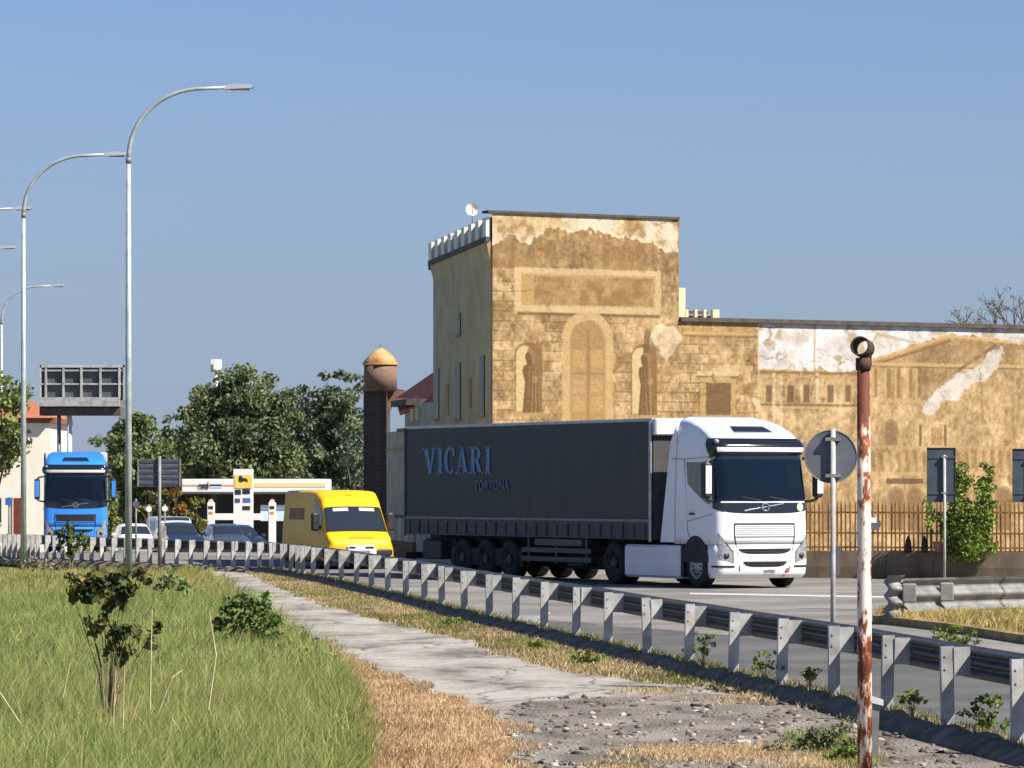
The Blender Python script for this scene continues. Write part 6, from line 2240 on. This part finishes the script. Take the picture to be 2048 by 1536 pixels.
rubble('rubble', 900, xy2, 4, .010, .05, GREYS, 'small stones along the foot of the kerb')
def xy3(r):
    d = r.uniform(28, 60)
    return float(np.interp(d, pe_l[:, 0], pe_l[:, 1])) - abs(r.normal(0, .3)) + .1, d
rubble('rubble', 350, xy3, 5, .008, .035, [L(170, 150, 124), L(200, 190, 176), L(110, 90, 70)], 'little stones along the left edge of the footpath')

# slab added for the black shadow at the overhanging path edge
d_ = GD(1296, ZP)
t = tag(MB().add([(-.35, -1.6, -.14), (.30, -1.9, -.10), (.10, 1.5, -.08), (-.30, 1.3, -.16), (-.38, -1.7, .02), (.32, -1.9, .03), (.12, 1.5, .03), (-.34, 1.4, .0)], [(0, 3, 2, 1), (4, 5, 6, 7), (0, 1, 5, 4), (1, 2, 6, 5), (2, 3, 7, 6), (3, 0, 4, 7)]).build('shadow_edge_slab', mat('brown_slab', L(120, 96, 76), L(146, 120, 98), 4, .95, bump=.6), None, False, (PX(618, d_), d_, ZP)), 'brown slab added for the black shadow at the left footpath edge beside the bush', 'slab')

# broken board and stones by the kerb
d_ = GD(1250, ZP)
t = thing('broken_board', 'grey broken board lying by the kerb beside a stick', 'board', (PX(1043, d_), d_, ZP))
MB().add([(-.30, -.8, .02), (.22, -.9, .02), (.34, .9, .10), (-.1, 1.0, .08), (-.30, -.8, .05), (.22, -.9, .05), (.34, .9, .13), (-.1, 1.0, .11)], [(0, 3, 2, 1), (4, 5, 6, 7), (0, 1, 5, 4), (1, 2, 6, 5), (2, 3, 7, 6), (3, 0, 4, 7)]).build('board', mat('grey_board', L(120, 122, 126), L(146, 148, 150), 5, .8), t)
MB().tube([(.25, -1.6, .03), (.36, .2, .12), (.5, 1.6, .16)], .02, 6).build('splinter', mat('pale_wood', L(170, 140, 112), None, rough=.9), t)
def stone(x, y, s, col, label):
    d = GD(y, ZP)
    r = np.random.default_rng(int(x))
    t_ = (1 + 5 ** .5) / 2
    base = np.array([(-1, t_, 0), (1, t_, 0), (-1, -t_, 0), (1, -t_, 0), (0, -1, t_), (0, 1, t_), (0, -1, -t_), (0, 1, -t_), (t_, 0, -1), (t_, 0, 1), (-t_, 0, -1), (-t_, 0, 1)]) / 1.9
    fc_ = [(0, 11, 5), (0, 5, 1), (0, 1, 7), (0, 7, 10), (0, 10, 11), (1, 5, 9), (5, 11, 4), (11, 10, 2), (10, 7, 6), (7, 1, 8), (3, 9, 4), (3, 4, 2), (3, 2, 6), (3, 6, 8), (3, 8, 9), (4, 9, 5), (2, 4, 11), (6, 2, 10), (8, 6, 7), (9, 8, 1)]
    o = obj_from('stone', base * (1 + r.normal(0, .15, base.shape)) * np.array([s * 1.5, s * 1.4, s * .5]), fc_, mat('stone_%d' % int(x), col, tuple(c * .7 for c in col), 20, .9), None, False, (PX(x, d), d, ZP + s * .3))
    tag(o, label, 'stone')
stone(1490, 1488, .055, L(214, 206, 194), 'flat whitish stone on the rubble at bottom centre')
stone(1392, 1424, .03, L(216, 208, 196), 'small pale stone at the upper edge of the rubble')
stone(1905, 1470, .07, L(112, 96, 84), 'brown stone near the rightmost guardrail posts')
stone(966, 1282, .08, L(96, 70, 54), 'dark brown clod on the dry strip right of the footpath')
stone(868, 1433, .035, L(60, 50, 44), 'dark clod on the straw left of the footpath')

# ---- plants ----------------------------------------------------
def sapling(x, ybase, d, clumps, label, base, var, seed, leaf=.06, per=2400, name='sapling', cat='plant', zb=None, stemw=.008):
    """clumps: list of (px x, px y, px radius)"""
    zb = ground_z(PX(x, d), d) if zb is None else zb
    t = thing(name, label, cat, (PX(x, d), d, zb))
    cen = [(PX(cx_, d) - PX(x, d), nr.normal(0, .5) * cr_ / F * d, PZ(cy_, d) - zb) for cx_, cy_, cr_ in clumps]
    rad = [cr_ / F * d for _, _, cr_ in clumps]
    if 15 < len(clumps) < 22:        # looser outer twigs round the main clumps
        r_ = random.Random(seed)
        for k in range(26):
            c_ = cen[r_.randrange(len(clumps))]
            cen.append((c_[0] + r_.gauss(0, .09), c_[1] + r_.gauss(0, .08), c_[2] + r_.gauss(0, .08)))
            rad.append(r_.uniform(.03, .07))
    V, Fq, col = leaf_cloud(cen, rad, per, leaf, base, var, seed)
    np_mesh('leaves', V, Fq, M_leaf, col, t, 4)
    m = MB()
    for c_ in cen[::2]:
        m.tube([(0, 0, 0), (c_[0] * .25, c_[1] * .3, c_[2] * .5), c_], [stemw, stemw * .8, stemw * .4], 5)
    m.build('stem', mat('weed_stem', L(136, 122, 92), L(110, 98, 70), 6, .9), t)
    return t
sapling(215, 1340, 38.5, [(160, 1165, 22), (185, 1180, 26), (215, 1170, 26), (245, 1150, 16), (285, 1150, 16), (200, 1150, 20), (232, 1200, 20), (175, 1200, 14), (215, 1215, 14), (150, 1185, 12), (210, 1245, 16), (240, 1262, 20), (275, 1265, 18), (310, 1262, 12), (300, 1280, 12), (225, 1285, 16), (258, 1175, 20), (195, 1255, 10), (245, 1305, 10)],
        'sapling with dark green and reddish brown leaves in the left foreground', L(104, 104, 58), (.045, .018, .006), 71, .115, 3000)
sapling(140, 1110, 100, [(140, 1055, 18), (125, 1070, 18), (158, 1072, 18), (140, 1085, 20), (120, 1092, 10), (165, 1090, 12), (140, 1105, 14)], 'small dark green sapling in front of the blue truck', L(74, 90, 44), (.02, .015, .002), 72, .20, 420, stemw=.02)
sapling(500, 1300, 58, [(455, 1215, 24), (490, 1200, 24), (520, 1215, 26), (545, 1240, 24), (480, 1245, 30), (515, 1265, 30), (550, 1275, 22), (470, 1280, 22), (530, 1195, 14), (440, 1250, 20), (540, 1295, 18)], 'leafy green bush at the left edge of the footpath', L(92, 116, 54), (.025, .03, .008), 73, .10, 2600, name='weed_bush', cat='bush')
sapling(345, 1190, 72, [(345, 1150, 20), (330, 1165, 20), (360, 1168, 20), (378, 1178, 16), (318, 1178, 14)], 'grey green weed clump just right of the main lamp post foot', L(104, 122, 74), (.02, .025, .01), 74, .10, 1100, name='weed_bush', cat='bush')
sapling(70, 1140, 88, [(65, 1125, 20), (90, 1130, 18), (45, 1130, 16), (110, 1138, 14)], 'dry grey bush at the far edge of the grass, left', L(132, 124, 96), (.03, .025, .015), 75, .09, 900, name='weed_bush', cat='bush')
# weeds between the posts
def weed(x, yb, hpx, wpx, d, label, seed, base=L(96, 116, 52)):
    cl = []
    r = random.Random(seed)
    for k in range(24):
        hh_ = r.random() ** 1.4 * .92 + .08
        cl.append((x + r.gauss(0, .30) * wpx * (1.1 - .5 * hh_), yb - hh_ * hpx, wpx * .13))
    sapling(x, yb, d, cl, label, base, (.02, .022, .004), seed, .055, 4200, name='weed', cat='weed', zb=.05, stemw=.004)
weed(1405, 1312, 46, 56, 48.3, 'leafy weed under the guardrail at picture centre right', 81)
weed(1530, 1338, 34, 50, 44.6, 'low weed clump behind a guardrail post left of the round sign', 82)
weed(1980, 1460, 68, 96, 36.0, 'big leafy weed under the rightmost guardrail bay', 83)
weed(1620, 1360, 24, 50, 42.8, 'thin yellowish weed just left of the round sign post', 84, L(130, 134, 70))
weed(1825, 1408, 26, 44, 37.6, 'thin weed under the guardrail right of the rusty pole', 85, L(128, 132, 70))
weed(1075, 1300, 18, 50, GD(1300, ZP), 'small green weed tuft on the dry strip', 86)
weed(1170, 1330, 26, 60, GD(1332, ZP), 'green weed patch on the dry strip left of centre posts', 87)
weed(900, 1250, 14, 40, GD(1252, ZP), 'tiny green weed on the strip beside the footpath', 88)
weed(1640, 1500, 40, 120, GD(1510, ZP), 'grey green weed patch on the rubble left of the rusty pole', 89, L(112, 118, 84))
weed(1690, 1525, 30, 80, GD(1530, ZP), 'green weed patch at the foot of the rusty pole', 90)
weed(1900, 1290, 34, 80, 57.5, 'green weed on the traffic island edge', 91, L(110, 124, 58))
weed(2000, 1270, 26, 60, 60.5, 'second green weed farther right on the traffic island', 92, L(116, 128, 62))
# dry stalks in the grass
sid = 0
for (pts, lab) in (([(0, 1385), (70, 1490)], 'leaning dry stalk at the left picture edge'), ([(240, 1500), (282, 1390)], 'thick pale dry stalk leaning right below the sapling'), ([(198, 1540), (222, 1440), (236, 1370)], 'pale dry stalk at the bottom below the sapling'),
                   ([(315, 1430), (345, 1355), (365, 1340)], 'forked pale stalk right of the sapling'), ([(417, 1420), (432, 1310), (418, 1225)], 'tall thin stalk in the grass left of the bush'), ([(345, 1440), (380, 1495)], 'fallen dry stalk in the grass'),
                   ([(125, 1395), (140, 1325)], 'upright dry stalk left of the sapling'), ([(300, 1420), (303, 1220)], 'thin upright stalk just right of the sapling'), ([(225, 1480), (232, 1340)], 'grey stem bundle below the sapling leaves'),
                   ([(245, 1470), (250, 1330)], 'second grey stem below the sapling leaves')):
    d = 36.0
    yb = max(p[1] for p in pts)
    x0 = [p[0] for p in pts if p[1] == yb][0]
    zb = ground_z(PX(x0, d), d)
    m = MB()
    wp = [(PX(x, d) - PX(x0, d), nr.normal(0, .02), PZ(y, d) - PZ(yb, d)) for x, y in pts]
    m.tube(wp, [.008, .005] if len(wp) == 2 else [.008, .007, .004], 5)
    o = m.build('dry_stalk', mat('dry_stalk', L(206, 192, 146), L(176, 156, 116), 8, .9), None, False, (PX(x0, d), d, PZ(yb, d)))
    tag(o, lab, 'stalk', 'dry stalks standing in the grass')
